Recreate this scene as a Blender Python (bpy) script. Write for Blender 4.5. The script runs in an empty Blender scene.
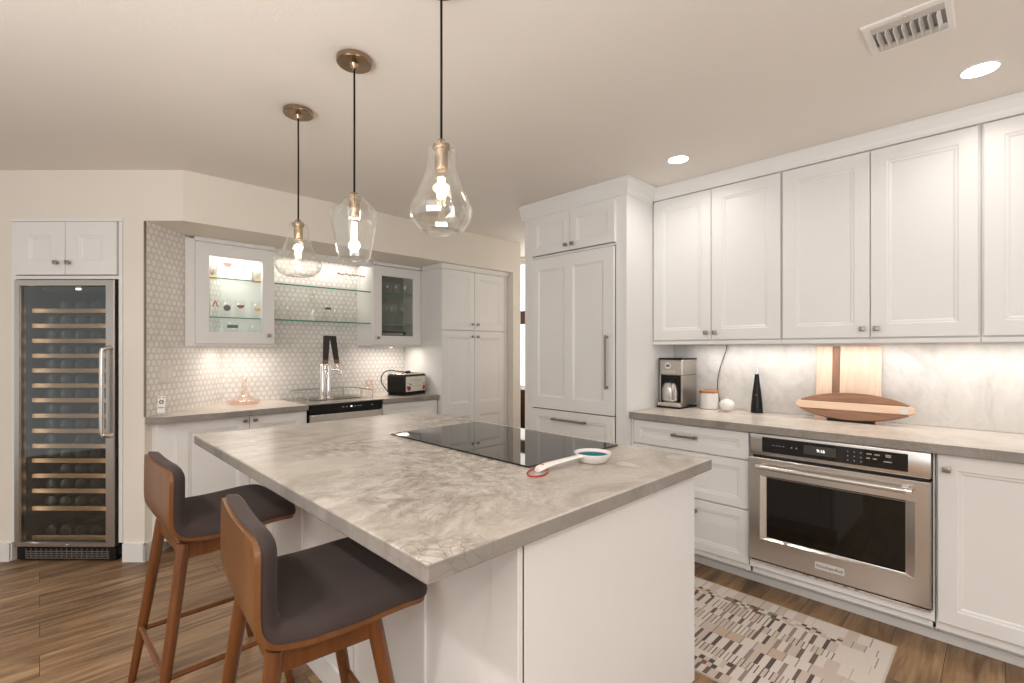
import bpy, bmesh, math, random
from mathutils import Vector, Matrix
random.seed(7)
S = bpy.context.scene
C = S.collection
PI = math.pi

# ------------------------------------------------------------------ camera, world, lights, exposure
YAW = math.radians(44.37)
cd = bpy.data.cameras.new('camera'); cam = bpy.data.objects.new('camera', cd); C.objects.link(cam)
cam.location = (0, 0, 1.32); cam.rotation_euler = (PI/2, 0, -YAW)
cd.sensor_width = 36; cd.lens = 483/1024*36; cd.shift_y = 8/1024; cd.clip_start = .05
S.camera = cam
S.view_settings.view_transform = 'Standard'; S.view_settings.look = 'None'
S.view_settings.gamma = 1; S.view_settings.use_curve_mapping = False
S.view_settings.exposure = 0.0
W = bpy.data.worlds.new('world'); S.world = W; W.use_nodes = True
W.node_tree.nodes['Background'].inputs[0].default_value = (1.0, .99, .975, 1)
W.node_tree.nodes['Background'].inputs[1].default_value = .8
S.cycles.max_bounces = 10; S.cycles.diffuse_bounces = 5; S.cycles.glossy_bounces = 5
S.cycles.transparent_max_bounces = 24; S.cycles.transmission_bounces = 8
S.cycles.caustics_reflective = False; S.cycles.caustics_refractive = False
S.cycles.sample_clamp_indirect = 6

def area(name, loc, rot, sx, sy, power, col=(1, .9, .78), shape='RECTANGLE', spread=PI):
    l = bpy.data.lights.new(name, 'AREA'); l.shape = shape; l.size = sx; l.size_y = sy
    l.energy = power; l.color = col; l.spread = spread
    o = bpy.data.objects.new(name, l); C.objects.link(o); o.location = loc; o.rotation_euler = rot
    return o
WARM = (1, .95, .89)
# added area light behind the camera, a fill standing in for daylight
area('daylight_fill', (-2.6, -2.4, 1.5), (math.radians(80), 0, math.radians(-45)), 3.2, 2.0, 36, (1, .995, .985))
# recessed ceiling downlights (two are in view, the rest of the grid is behind and left of the camera)
DOWN = [(2.69, .072), (2.69, 1.349), (2.69, -1.2), (-.75, .75), (-.75, 2.3), (.75, -1.1), (-.75, -.8)]
for i, (x, y) in enumerate(DOWN):
    area('downlight', (x, y, 2.428), (0, 0, 0), .13, .13, 2.2 if i < 3 else 12, WARM, 'DISK', math.radians(150))
# added upward fill lights, out of view, that brighten the ceiling
area('ceiling_fill', (-1.5, .2, 1.0), (PI, 0, 0), 1.8, 2.2, 125, (1, .992, .978))
area('ceiling_fill', (.6, -1.9, 1.0), (PI, 0, 0), 1.8, 1.0, 22, (1, .992, .978))
# light strips under the wall cabinets
area('cabinet_strip', (3.24, .57, 1.349), (0, 0, 0), .05, 1.9, 4.3, (1, .955, .91))
area('cabinet_strip', (1.15, 4.08, 1.343), (0, 0, 0), .34, .06, 2.0, (1, .9, .8))
area('cabinet_strip', (2.38, 4.07, 1.343), (0, 0, 0), .36, .06, 1.9, (1, .9, .8))
area('niche_strip', (1.72, 4.20, 2.112), (0, 0, 0), .8, .05, 2.2, (1, .93, .85))
area('display_strip', (1.05, 4.055, 2.06), (0, 0, 0), .42, .06, 4.2, (1, .97, .93))
# daylight in the room beyond the passage
area('far_daylight', (4.0, 3.0, 1.6), (math.radians(-90), 0, 0), .5, 1.6, 6, (1, .97, .94))

# ------------------------------------------------------------------ materials
def new_mat(name):
    m = bpy.data.materials.new(name); m.use_nodes = True
    nt = m.node_tree
    return m, nt, nt.nodes['Principled BSDF']
def mat(name, col, rough=.5, metal=0, **kw):
    m, nt, b = new_mat(name)
    b.inputs['Base Color'].default_value = (*col, 1); b.inputs['Roughness'].default_value = rough
    b.inputs['Metallic'].default_value = metal
    for k, v in kw.items(): b.inputs[k].default_value = v
    return m
def N(nt, kind, **kw):
    n = nt.nodes.new(kind)
    for k, v in kw.items():
        if hasattr(n, k): setattr(n, k, v)
    return n
def L(nt, a, b): nt.links.new(a, b)
def ramp(nt, fac, stops):
    r = N(nt, 'ShaderNodeValToRGB'); e = r.color_ramp.elements
    while len(e) < len(stops): e.new(.5)
    for el, (p, c) in zip(e, stops): el.position = p; el.color = (*c, 1)
    L(nt, fac, r.inputs[0]); return r.outputs[0]
def coords(nt, scale=(1, 1, 1), rot=(0, 0, 0)):
    t = N(nt, 'ShaderNodeTexCoord'); m = N(nt, 'ShaderNodeMapping')
    m.inputs['Scale'].default_value = scale; m.inputs['Rotation'].default_value = rot
    L(nt, t.outputs['Object'], m.inputs[0]); return m.outputs[0]
def noise(nt, vec, scale, detail=4, rough=.5, dist=0):
    n = N(nt, 'ShaderNodeTexNoise'); n.inputs['Scale'].default_value = scale
    n.inputs['Detail'].default_value = detail; n.inputs['Roughness'].default_value = rough
    n.inputs['Distortion'].default_value = dist
    L(nt, vec, n.inputs['Vector']); return n.outputs['Fac']
def mixc(nt, fac, a, b, mode='MIX'):
    n = N(nt, 'ShaderNodeMix', data_type='RGBA', blend_type=mode)
    for s, v in ((n.inputs[0], fac), (n.inputs[6], a), (n.inputs[7], b)):
        if isinstance(v, (int, float)): s.default_value = v
        elif isinstance(v, tuple): s.default_value = (*v, 1)
        else: L(nt, v, s)
    return n.outputs[2]
def math_(nt, op, a, b=None, c=None):
    n = N(nt, 'ShaderNodeMath', operation=op)
    for i, v in enumerate((a, b, c)):
        if v is None: continue
        if isinstance(v, (int, float)): n.inputs[i].default_value = v
        else: L(nt, v, n.inputs[i])
    return n.outputs[0]
def bump(nt, b, h, strength=.1, dist=.01):
    n = N(nt, 'ShaderNodeBump'); n.inputs['Strength'].default_value = strength; n.inputs['Distance'].default_value = dist
    L(nt, h, n.inputs['Height']); L(nt, n.outputs[0], b.inputs['Normal'])

def paint(name, col, rough, tex=.0):
    m, nt, b = new_mat(name)
    v = coords(nt)
    f = noise(nt, v, 3, 3)
    c2 = tuple(x*.96 for x in col)
    L(nt, mixc(nt, f, col, c2), b.inputs['Base Color']); b.inputs['Roughness'].default_value = rough
    if tex: bump(nt, b, noise(nt, v, 160, 3), tex, .004)
    return m
WHITE = paint('white_cabinet_paint', (.81, .805, .795), .38)
WALL = paint('warm_white_wall_paint', (.80, .75, .675), .75, .12)
CEIL = paint('ceiling_paint', (.80, .765, .72), .85, .2)
TRIM = paint('white_trim_paint', (.80, .785, .765), .4)

def stone(name, base, dark, light, vein, rough, patches=True, cracks=.55):
    m, nt, b = new_mat(name)
    v = coords(nt)
    warp = N(nt, 'ShaderNodeTexNoise'); warp.inputs['Scale'].default_value = 1.6; warp.inputs['Detail'].default_value = 4
    L(nt, v, warp.inputs['Vector'])
    ad = N(nt, 'ShaderNodeVectorMath', operation='MULTIPLY_ADD'); ad.inputs[1].default_value = (.55, .55, .55)
    L(nt, warp.outputs['Color'], ad.inputs[0]); L(nt, v, ad.inputs[2]); wv = ad.outputs[0]
    big = noise(nt, wv, 2.2, 6, .6, .8)
    c = ramp(nt, big, [(.30, dark), (.46, base), (.60, base), (.74, light)])
    st = N(nt, 'ShaderNodeMapping'); st.inputs['Scale'].default_value = (1.2, 5, 3); st.inputs['Rotation'].default_value = (0, 0, .7)
    L(nt, wv, st.inputs[0])
    streak = noise(nt, st.outputs[0], 2.4, 8, .65, .4)
    c = mixc(nt, math_(nt, 'MULTIPLY', ramp(nt, streak, [(.5, (0, 0, 0)), (.68, (1, 1, 1))]), .45), c, vein)
    c = mixc(nt, math_(nt, 'MULTIPLY', ramp(nt, streak, [(.34, (1, 1, 1)), (.46, (0, 0, 0))]), .45), c, light)
    # crackle veins that gather in cloudy zones
    vo = N(nt, 'ShaderNodeTexVoronoi', feature='DISTANCE_TO_EDGE'); vo.inputs['Scale'].default_value = 26
    L(nt, wv, vo.inputs['Vector'])
    zone = ramp(nt, noise(nt, v, 1.7, 2), [(.46, (0, 0, 0)), (.60, (1, 1, 1))])
    if cracks > .4:
        dn = N(nt, 'ShaderNodeVectorMath', operation='DISTANCE'); dn.inputs[1].default_value = (1.15, 1.50, 1.15); L(nt, wv, dn.inputs[0])
        clus = ramp(nt, dn.outputs['Value'], [(.16, (1, 1, 1)), (.46, (0, 0, 0))])
        zone = math_(nt, 'MAXIMUM', zone, clus)
    c = mixc(nt, math_(nt, 'MULTIPLY', zone, .68 if cracks > .4 else 0), c, ramp(nt, noise(nt, wv, 16, 6, .7), [(.38, vein), (.62, light)]))
    crack = ramp(nt, vo.outputs['Distance'], [(0, (1, 1, 1)), (.05, (0, 0, 0))])
    c = mixc(nt, math_(nt, 'MULTIPLY', math_(nt, 'MULTIPLY', crack, zone), cracks), c, tuple(x*.62 for x in vein))
    if patches:
        v2 = N(nt, 'ShaderNodeTexVoronoi', feature='F1'); v2.inputs['Scale'].default_value = 5.5; L(nt, wv, v2.inputs['Vector'])
        p = ramp(nt, v2.outputs['Distance'], [(.16, (1, 1, 1)), (.2, (0, 0, 0))])
        pz = ramp(nt, noise(nt, v, 2.3, 1), [(.52, (0, 0, 0)), (.58, (1, 1, 1))])
        c = mixc(nt, math_(nt, 'MULTIPLY', math_(nt, 'MULTIPLY', p, pz), .7), c, light)
    fine = noise(nt, v, 60, 5, .7)
    c = mixc(nt, math_(nt, 'MULTIPLY', ramp(nt, fine, [(.42, (1, 1, 1)), (.6, (0, 0, 0))]), .18), c, dark)
    L(nt, c, b.inputs['Base Color']); b.inputs['Roughness'].default_value = rough
    return m
QUARTZ = stone('taupe_quartzite', (.49, .445, .395), (.27, .235, .20), (.67, .63, .585), (.17, .13, .10), .25, True, .6)
QUARTZ2 = stone('taupe_quartzite_plain', (.64, .58, .52), (.50, .44, .385), (.74, .69, .64), (.44, .38, .33), .25, False, 0)
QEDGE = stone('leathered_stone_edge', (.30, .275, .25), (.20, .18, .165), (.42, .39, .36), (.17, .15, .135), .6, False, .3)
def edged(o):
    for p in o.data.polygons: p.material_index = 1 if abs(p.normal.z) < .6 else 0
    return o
SLAB = stone('pale_quartzite_slab', (.67, .65, .625), (.56, .54, .515), (.80, .785, .76), (.43, .415, .395), .3, False, 0)

def wood(name, c1, c2, rough=.35, axis='Z', scale=1.0, coat=.0, dark=.5):
    m, nt, b = new_mat(name)
    s = {'X': (1.2, 16, 16), 'Y': (16, 1.2, 16), 'Z': (16, 16, 1.2)}[axis]
    v = coords(nt, tuple(k*scale for k in s))
    f = noise(nt, v, 1.6, 6, .6, 1.2)
    g = noise(nt, v, 9, 4, .6, .3)
    c = ramp(nt, f, [(.3, c2), (.52, c1), (.72, tuple(min(1, x*1.18) for x in c1))])
    c = mixc(nt, math_(nt, 'MULTIPLY', ramp(nt, g, [(.4, (1, 1, 1)), (.58, (0, 0, 0))]), dark), c, c2)
    L(nt, c, b.inputs['Base Color']); b.inputs['Roughness'].default_value = rough
    b.inputs['Coat Weight'].default_value = coat
    bump(nt, b, g, .06, .003)
    return m
PLY = wood('walnut_plywood', (.17, .067, .021), (.12, .045, .014), .34, 'Z', .7, .12, .25)
LEGWOOD = wood('orange_brown_wood', (.155, .050, .010), (.105, .033, .007), .32, 'Z', .8, .15, .3)
WALNUT = wood('walnut_board', (.30, .155, .092), (.19, .095, .055), .4, 'X', 1.2, 0, .35)
MAPLE = wood('maple_board', (.76, .56, .41), (.68, .47, .33), .42, 'X', .8, 0, .2)
MAPLEZ = wood('maple_upright_board', (.78, .59, .46), (.71, .51, .38), .42, 'Z', .8, 0, .2)
WALNUTZ = wood('walnut_upright_stripe', (.28, .15, .095), (.18, .09, .055), .42, 'Z', 1)
RACK = wood('beech_rack', (.74, .42, .23), (.66, .36, .19), .45, 'X', 1, 0, .15)
TAPWOOD = wood('dark_tap_wood', (.022, .014, .010), (.014, .010, .008), .6, 'Z', 1.5)
TAPEDGE = wood('red_brown_tap_wood', (.20, .075, .03), (.13, .05, .02), .4, 'Z', 1.5)
FARWOOD = wood('dark_furniture_wood', (.12, .045, .025), (.07, .03, .018), .35, 'Z')

def floor_mat():
    m, nt, b = new_mat('oak_plank_floor')
    v = coords(nt)
    br = N(nt, 'ShaderNodeTexBrick'); br.offset = .37; br.offset_frequency = 2
    for k, val in (('Color1', (.0, .0, .0, 1)), ('Color2', (1, 1, 1, 1)), ('Mortar', (.5, .5, .5, 1)), ('Scale', 1.0),
                   ('Mortar Size', .0012), ('Mortar Smooth', .1), ('Bias', 0.0), ('Brick Width', 1.22), ('Row Height', .182)):
        br.inputs[k].default_value = val
    L(nt, v, br.inputs['Vector'])
    # offset grain per plank
    sh = N(nt, 'ShaderNodeVectorMath', operation='MULTIPLY_ADD'); sh.inputs[1].default_value = (7.3, 3.1, 0)
    L(nt, br.outputs['Color'], sh.inputs[0]); L(nt, v, sh.inputs[2])
    mp = N(nt, 'ShaderNodeMapping'); mp.inputs['Scale'].default_value = (1.0, 7.5, 1); L(nt, sh.outputs[0], mp.inputs[0])
    g1 = noise(nt, mp.outputs[0], 1.5, 5, .55, 1.3)
    mp2 = N(nt, 'ShaderNodeMapping'); mp2.inputs['Scale'].default_value = (2.5, 60, 1); L(nt, sh.outputs[0], mp2.inputs[0])
    g2 = noise(nt, mp2.outputs[0], 1.2, 4, .6)
    c = ramp(nt, g1, [(.28, (.085, .047, .024)), (.43, (.20, .118, .060)), (.55, (.33, .205, .108)), (.70, (.45, .295, .165))])
    c = mixc(nt, math_(nt, 'MULTIPLY', ramp(nt, g2, [(.4, (1, 1, 1)), (.6, (0, 0, 0))]), .35), c, (.14, .08, .045))
    c = mixc(nt, math_(nt, 'MULTIPLY', br.outputs['Color'], .2), c, (.22, .13, .07))
    c = mixc(nt, br.outputs['Fac'], c, (.06, .035, .02))
    L(nt, c, b.inputs['Base Color']); b.inputs['Roughness'].default_value = .42
    bump(nt, b, math_(nt, 'SUBTRACT', g2, br.outputs['Fac']), .08, .002)
    return m
FLOOR = floor_mat()

def hex_tile(name, rotz):
    """interlocked hexagon mosaic in object space; the wall runs along local x"""
    m, nt, b = new_mat(name)
    v = coords(nt, (1, 1, 1), (0, 0, -rotz))
    sp = N(nt, 'ShaderNodeSeparateXYZ'); L(nt, v, sp.inputs[0])
    R = .046
    def dist(R, ox, oy, ax):
        a = math_(nt, 'ADD', math_(nt, 'DIVIDE', sp.outputs[0 if ax == 0 else 2], R), ox)
        c = math_(nt, 'ADD', math_(nt, 'DIVIDE', sp.outputs[2 if ax == 0 else 0], R*1.0), oy)
        r3 = 1.7320508
        def cell(off):
            x = math_(nt, 'SUBTRACT', math_(nt, 'FLOORED_MODULO', math_(nt, 'SUBTRACT', a, off), 1.0), .5)
            y = math_(nt, 'SUBTRACT', math_(nt, 'FLOORED_MODULO', math_(nt, 'SUBTRACT', c, off*r3), r3), r3/2)
            return math_(nt, 'ABSOLUTE', x), math_(nt, 'ABSOLUTE', y)
        x1, y1 = cell(0.0); x2, y2 = cell(.5)
        def hd(x, y): return math_(nt, 'MAXIMUM', x, math_(nt, 'ADD', math_(nt, 'MULTIPLY', x, .5), math_(nt, 'MULTIPLY', y, .8660254)))
        return math_(nt, 'MINIMUM', hd(x1, y1), hd(x2, y2))
    d = dist(R, 0, 0, 0)
    line = ramp(nt, d, [(.37, (0, 0, 0)), (.40, (1, 1, 1)), (.455, (1, 1, 1)), (.475, (.1, .1, .1))])
    mar = noise(nt, v, 9, 5, .6, .5)
    white = ramp(nt, mar, [(.35, (.76, .73, .69)), (.55, (.85, .825, .79))])
    c = mixc(nt, math_(nt, 'MULTIPLY', line, .66), white, (.42, .39, .36))
    L(nt, c, b.inputs['Base Color']); b.inputs['Roughness'].default_value = .28
    bump(nt, b, line, -.12, .002)
    return m
TILE0 = hex_tile('hexagon_mosaic', 0)
TILE45 = hex_tile('hexagon_mosaic_return', PI/4)

def brushed(name, col, rough, axis='X'):
    m, nt, b = new_mat(name)
    s = {'X': (4, 400, 400), 'Z': (400, 400, 4)}[axis]
    f = noise(nt, coords(nt, s), 3, 3)
    L(nt, mixc(nt, f, col, tuple(x*.86 for x in col)), b.inputs['Base Color'])
    b.inputs['Metallic'].default_value = 1; b.inputs['Roughness'].default_value = rough
    L(nt, math_(nt, 'MULTIPLY_ADD', f, .08, rough-.04), b.inputs['Roughness'])
    return m
STEEL = brushed('brushed_stainless', (.70, .665, .63), .25)
STEELD = brushed('brushed_warm_steel', (.54, .50, .455), .33)
CHROME = mat('polished_chrome', (.78, .75, .72), .09, 1)
NICKEL = mat('satin_nickel_knob', (.36, .31, .265), .28, 1)
PULL = mat('champagne_bronze_pull', (.30, .25, .205), .32, 1)
BRASS = brushed('aged_brass', (.40, .285, .19), .26)
BLACK = mat('black_plastic', (.008, .008, .008), .45, 0, **{'Specular IOR Level': .3})
BLACKM = mat('black_enamel', (.006, .006, .006), .22, 0, **{'Specular IOR Level': .3})
CORD = mat('black_fabric_cord', (.006, .006, .006), .8, 0, **{'Specular IOR Level': .2})
GLASSBLACK = mat('black_ceramic_glass', (.006, .006, .007), .03, 0, **{'Specular IOR Level': .55})
OVENGLASS = mat('dark_oven_glass', (.010, .008, .006), .04, 0, **{'Specular IOR Level': .38})
DARK = mat('dark_interior', (.03, .031, .031), .6)
DARKG = mat('painted_interior_shade', (.20, .215, .17), .6)  # shade and greenish reflection of the unlit cabinet, painted into the colour
GREY = mat('grey_plastic', (.30, .28, .26), .5)
LGREY = mat('light_grey_enamel', (.55, .52, .48), .5)
CERAMIC = mat('white_ceramic', (.82, .79, .76), .22)
TEAL = mat('teal_glaze', (.008, .17, .155), .08)
PURPLE = mat('violet_glaze', (.25, .16, .45), .12)
RED = mat('red_cord', (.42, .02, .025), .6)
REDINK = mat('red_print', (.45, .05, .04), .5)
MAROON = mat('maroon_print', (.25, .03, .045), .5)
INK = mat('dark_grey_print', (.10, .10, .10), .5)
ORANGE = mat('orange_print', (.72, .33, .12), .5)
VIOLET = mat('violet_print', (.50, .45, .65), .5)
WHITEINK = mat('white_print', (.85, .85, .85), .5)
GREYINK = mat('grey_legend', (.42, .42, .42), .5)
GREENINK = mat('leaf_green_print', (.13, .22, .06), .5)
CREAM = mat('cream_print', (.74, .70, .63), .4)
SPECKLE = None
def speckle():
    m, nt, b = new_mat('grey_patterned_glaze')
    f = noise(nt, coords(nt), 120, 2)
    L(nt, ramp(nt, f, [(.45, (.24, .22, .20)), (.6, (.48, .45, .41))]), b.inputs['Base Color']); b.inputs['Roughness'].default_value = .4
    return m
SPECKLE = speckle()
def fabric():
    m, nt, b = new_mat('charcoal_brown_felt')
    v = coords(nt)
    f = noise(nt, v, 7, 3); g = noise(nt, v, 380, 2)
    c = mixc(nt, f, (.043, .028, .027), (.066, .045, .042))
    c = mixc(nt, math_(nt, 'MULTIPLY', g, .5), c, (.03, .022, .021))
    L(nt, c, b.inputs['Base Color']); b.inputs['Roughness'].default_value = .9
    b.inputs['Sheen Weight'].default_value = .10; b.inputs['Sheen Tint'].default_value = (.8, .7, .68, 1); b.inputs['Sheen Roughness'].default_value = .4
    bump(nt, b, g, .25, .002)
    return m
FELT = fabric()
def clear_glass(name, tint=(1, 1, 1), refl=.9, haze=0.0):
    """thin clear glass: sees straight through, reflects at grazing angles"""
    m, nt, b = new_mat(name); nt.nodes.remove(b)
    out = nt.nodes['Material Output']
    tr = N(nt, 'ShaderNodeBsdfTransparent'); tr.inputs[0].default_value = (*tint, 1)
    gl = N(nt, 'ShaderNodeBsdfGlossy'); gl.inputs['Roughness'].default_value = .03
    gl.inputs[0].default_value = (1, 1, 1, 1)
    fr = N(nt, 'ShaderNodeLayerWeight'); fr.inputs[0].default_value = .5
    sch = math_(nt, 'MULTIPLY_ADD', math_(nt, 'POWER', fr.outputs['Facing'], 3.0), .8, .05)
    mx = N(nt, 'ShaderNodeMixShader')
    L(nt, math_(nt, 'MULTIPLY_ADD', sch, refl, haze), mx.inputs[0])
    L(nt, tr.outputs[0], mx.inputs[1]); L(nt, gl.outputs[0], mx.inputs[2]); L(nt, mx.outputs[0], out.inputs[0])
    return m
CLEAR = clear_glass('clear_glass', (.97, .97, .96), .95, .02)
BULBGLASS = clear_glass('bulb_glass', (.99, .97, .93), .18)
PANE = clear_glass('cabinet_pane_glass', (.96, .97, .95), .8)
SMOKED = clear_glass('smoked_fridge_glass', (.72, .745, .715), .8, .015)
GREENEDGE = mat('green_glass_edge', (.03, .24, .15), .15, 0, **{'Specular IOR Level': .6})
SHELFGLASS = clear_glass('pale_green_shelf_glass', (.95, .975, .96), .7)
PINKGLASS = clear_glass('pale_pink_glass', (.97, .89, .85), 1.0, .04)
BOTTLE = mat('dark_bottle_glass', (.012, .014, .012), .42)
def emit(name, col, s):
    m, nt, b = new_mat(name)
    b.inputs['Base Color'].default_value = (*col, 1)
    b.inputs['Emission Color'].default_value = (*col, 1); b.inputs['Emission Strength'].default_value = s
    return m
FILAMENT = emit('glowing_filament', (1, .90, .74), 9)
LENS = emit('lit_downlight_lens', (1, .92, .80), 14)
LED = emit('white_led_display', (.95, .97, 1), 1.6)
LEDSPOT = emit('fridge_led', (.95, .97, 1), 5)
SKYGLOW = emit('daylit_sky', (1, .98, .95), 1.6)

# ------------------------------------------------------------------ mesh helpers
class MB:
    def __init__(s): s.bm = bmesh.new()
    def box(s, x0, y0, z0, x1, y1, z1, bev=0.0, seg=2):
        if x1 < x0: x0, x1 = x1, x0
        if y1 < y0: y0, y1 = y1, y0
        if z1 < z0: z0, z1 = z1, z0
        vs = [s.bm.verts.new(p) for p in ((x0,y0,z0),(x1,y0,z0),(x1,y1,z0),(x0,y1,z0),(x0,y0,z1),(x1,y0,z1),(x1,y1,z1),(x0,y1,z1))]
        fs = [s.bm.faces.new([vs[i] for i in f]) for f in ((3,2,1,0),(4,5,6,7),(0,1,5,4),(1,2,6,5),(2,3,7,6),(3,0,4,7))]
        if bev > 0:
            es = {e for f in fs for e in f.edges}
            bmesh.ops.bevel(s.bm, geom=list(es), offset=bev, segments=seg, affect='EDGES', profile=.5)
        return s
    def prism(s, poly, axis, a, b, bev=0.0, seg=2):
        """poly: 2D points; axis 'z': (x,y) extruded z a..b ; 'y': (x,z) ; 'x': (y,z)"""
        def P(p, t): return {'z': (p[0], p[1], t), 'y': (p[0], t, p[1]), 'x': (t, p[0], p[1])}[axis]
        lo = [s.bm.verts.new(P(p, a)) for p in poly]; hi = [s.bm.verts.new(P(p, b)) for p in poly]
        n = len(poly); fs = [s.bm.faces.new(lo[::-1]), s.bm.faces.new(hi)]
        for i in range(n): fs.append(s.bm.faces.new((lo[i], lo[(i+1) % n], hi[(i+1) % n], hi[i])))
        bmesh.ops.recalc_face_normals(s.bm, faces=fs)
        if bev > 0:
            es = {e for f in fs[:2] for e in f.edges}
            bmesh.ops.bevel(s.bm, geom=list(es), offset=bev, segments=seg, affect='EDGES', profile=.5)
        return s
    def rings(s, rings, cap0=True, cap1=True, closed=False):
        R = [[s.bm.verts.new(p) for p in r] for r in rings]
        fs = []
        n = len(R[0])
        pairs = list(zip(R, R[1:])) + ([(R[-1], R[0])] if closed else [])
        for a, b in pairs:
            for i in range(n):
                fs.append(s.bm.faces.new((a[i], a[(i+1) % n], b[(i+1) % n], b[i])))
        if not closed:
            if cap0: fs.append(s.bm.faces.new(R[0][::-1]))
            if cap1: fs.append(s.bm.faces.new(R[-1]))
        bmesh.ops.recalc_face_normals(s.bm, faces=fs)
        return s
    def lathe(s, prof, c=(0, 0, 0), seg=32, cap0=True, cap1=True, ax='z', start=0):
        rs = []
        for r, z in prof:
            r = max(r, 1e-4); ring = []
            for i in range(seg):
                t = 2*PI*i/seg + start; u, v = r*math.cos(t), r*math.sin(t)
                p = {'z': (u, v, z), 'y': (u, z, v), 'x': (z, u, v)}[ax]
                ring.append((p[0]+c[0], p[1]+c[1], p[2]+c[2]))
            rs.append(ring)
        return s.rings(rs, cap0, cap1)
    def tube(s, pts, r, seg=10, closed=False, smooth=0):
        pts = [Vector(p) for p in pts]
        if smooth:
            q = []; m = len(pts)
            for i in range(m if closed else m-1):
                g = (lambda k: pts[k % m]) if closed else (lambda k: pts[max(0, min(k, m-1))])
                p0, p1, p2, p3 = g(i-1), g(i), g(i+1), g(i+2)
                for k in range(smooth):
                    t = k/smooth
                    q.append(.5*((2*p1)+(-p0+p2)*t+(2*p0-5*p1+4*p2-p3)*t*t+(-p0+3*p1-3*p2+p3)*t**3))
            if not closed: q.append(pts[-1])
            pts = q
        n = len(pts); rs = []
        rad = r if isinstance(r, (list, tuple)) else [r]*n
        up = None
        for i, p in enumerate(pts):
            if closed: d = pts[(i+1) % n]-pts[i-1]
            else: d = pts[min(i+1, n-1)]-pts[max(i-1, 0)]
            d.normalize()
            if up is None:
                up = Vector((0, 0, 1)) if abs(d.z) < .9 else Vector((1, 0, 0))
            a = d.cross(up)
            if a.length < 1e-5: a = d.cross(Vector((0, 1, 0)))
            a.normalize(); b = a.cross(d).normalized(); up = b
            rs.append([p + a*rad[i]*math.cos(2*PI*k/seg) + b*rad[i]*math.sin(2*PI*k/seg) for k in range(seg)])
        return s.rings(rs, closed=closed)
    def door(s, x0, z0, w, h, t=.02, st=.062, y=0.0, dep=.009, top=None):
        """recessed-panel door: face at y (towards -y), body to y+t"""
        tp = top if top else st
        def rect(i, it, yy): return [(x0+i, yy, z0+i), (x0+w-i, yy, z0+i), (x0+w-i, yy, z0+h-it), (x0+i, yy, z0+h-it)]
        rs = [rect(0, 0, y+t), rect(0, 0, y+.002), rect(.002, .002, y), rect(st, tp, y), rect(st+.005, tp+.005, y+.004),
              rect(st+.012, tp+.012, y+.0045), rect(st+.020, tp+.020, y+dep)]
        return s.rings(rs)
    def frame(s, x0, z0, w, h, t=.02, st=.07, y=0.0):
        """open frame (for a glazed door)"""
        def rect(i, yy): return [(x0+i, yy, z0+i), (x0+w-i, yy, z0+i), (x0+w-i, yy, z0+h-i), (x0+i, yy, z0+h-i)]
        return s.rings([rect(0, y+t), rect(0, y+.002), rect(.002, y), rect(st-.004, y), rect(st, y+.006), rect(st, y+t)], closed=True)
    def xf(s, M):
        bmesh.ops.transform(s.bm, matrix=M, verts=s.bm.verts); return s
    def build(s, name, m, parent=None, smooth=False, ang=40):
        me = bpy.data.meshes.new(name); s.bm.normal_update(); s.bm.to_mesh(me); s.bm.free()
        o = bpy.data.objects.new(name, me); C.objects.link(o)
        for k in (m if isinstance(m, (list, tuple)) else [m]): me.materials.append(k)
        if smooth:
            me.polygons.foreach_set('use_smooth', [True]*len(me.polygons))
            try: me.set_sharp_from_angle(angle=math.radians(ang))
            except Exception: pass
        if parent: o.parent = parent
        return o

def thing(name, label, cat, loc=(0, 0, 0), rz=0.0, group=None):
    o = bpy.data.objects.new(name, None); C.objects.link(o)
    o.empty_display_size = .05
    o.location = loc; o.rotation_euler = (0, 0, rz); o['label'] = label; o['category'] = cat
    if group: o['group'] = group
    return o
def tag(o, label, cat, group=None):
    o['label'] = label; o['category'] = cat
    if group: o['group'] = group
    return o
def struct(o): o['kind'] = 'structure'; return o
def dup(root, label, loc=None, rz=None):
    r = root.copy(); C.objects.link(r); r['label'] = label
    if loc is not None: r.location = loc
    if rz is not None: r.rotation_euler = (0, 0, rz)
    for ch in root.children:
        c = ch.copy(); C.objects.link(c); c.parent = r
        for g in ch.children:
            d = g.copy(); C.objects.link(d); d.parent = c
    return r
def text(body, size, m, parent, name, M, extrude=.0004, align='CENTER'):
    cu = bpy.data.curves.new(name, 'FONT'); cu.body = body; cu.size = size; cu.extrude = extrude
    cu.align_x = align; cu.align_y = 'CENTER'
    t = bpy.data.objects.new('tmp_text', cu); C.objects.link(t)
    bpy.context.view_layer.update()
    dg = bpy.context.evaluated_depsgraph_get()
    me = bpy.data.meshes.new_from_object(t.evaluated_get(dg)); me.name = name
    bpy.data.objects.remove(t)
    me.transform(M); me.materials.clear(); me.materials.append(m)
    o = bpy.data.objects.new(name, me); C.objects.link(o); o.parent = parent
    return o
FRONT = Matrix.Rotation(PI/2, 4, 'X')      # text lying in xy -> facing -y
RZR = -PI/2       # cabinets on the right wall face -X: local x runs towards -Y, local y into the wall
RZD = -PI/4       # the diagonal wall

# ------------------------------------------------------------------ the room
H = 2.44; SO = 2.122; YS = 3.58; YB = 4.31; XW = 3.39
SUM = 4.22; CX, CYY = .469, 3.751
def box_struct(name, m, *boxes):
    b = MB()
    for q in boxes: b.box(*q)
    return struct(b.build(name, m))
box_struct('floor', FLOOR, (-4.2, -3.6, -.1, 6.2, 7, 0))
box_struct('ceiling', CEIL, (-4.2, -3.6, H, 6.2, 7, H+.1))
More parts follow.
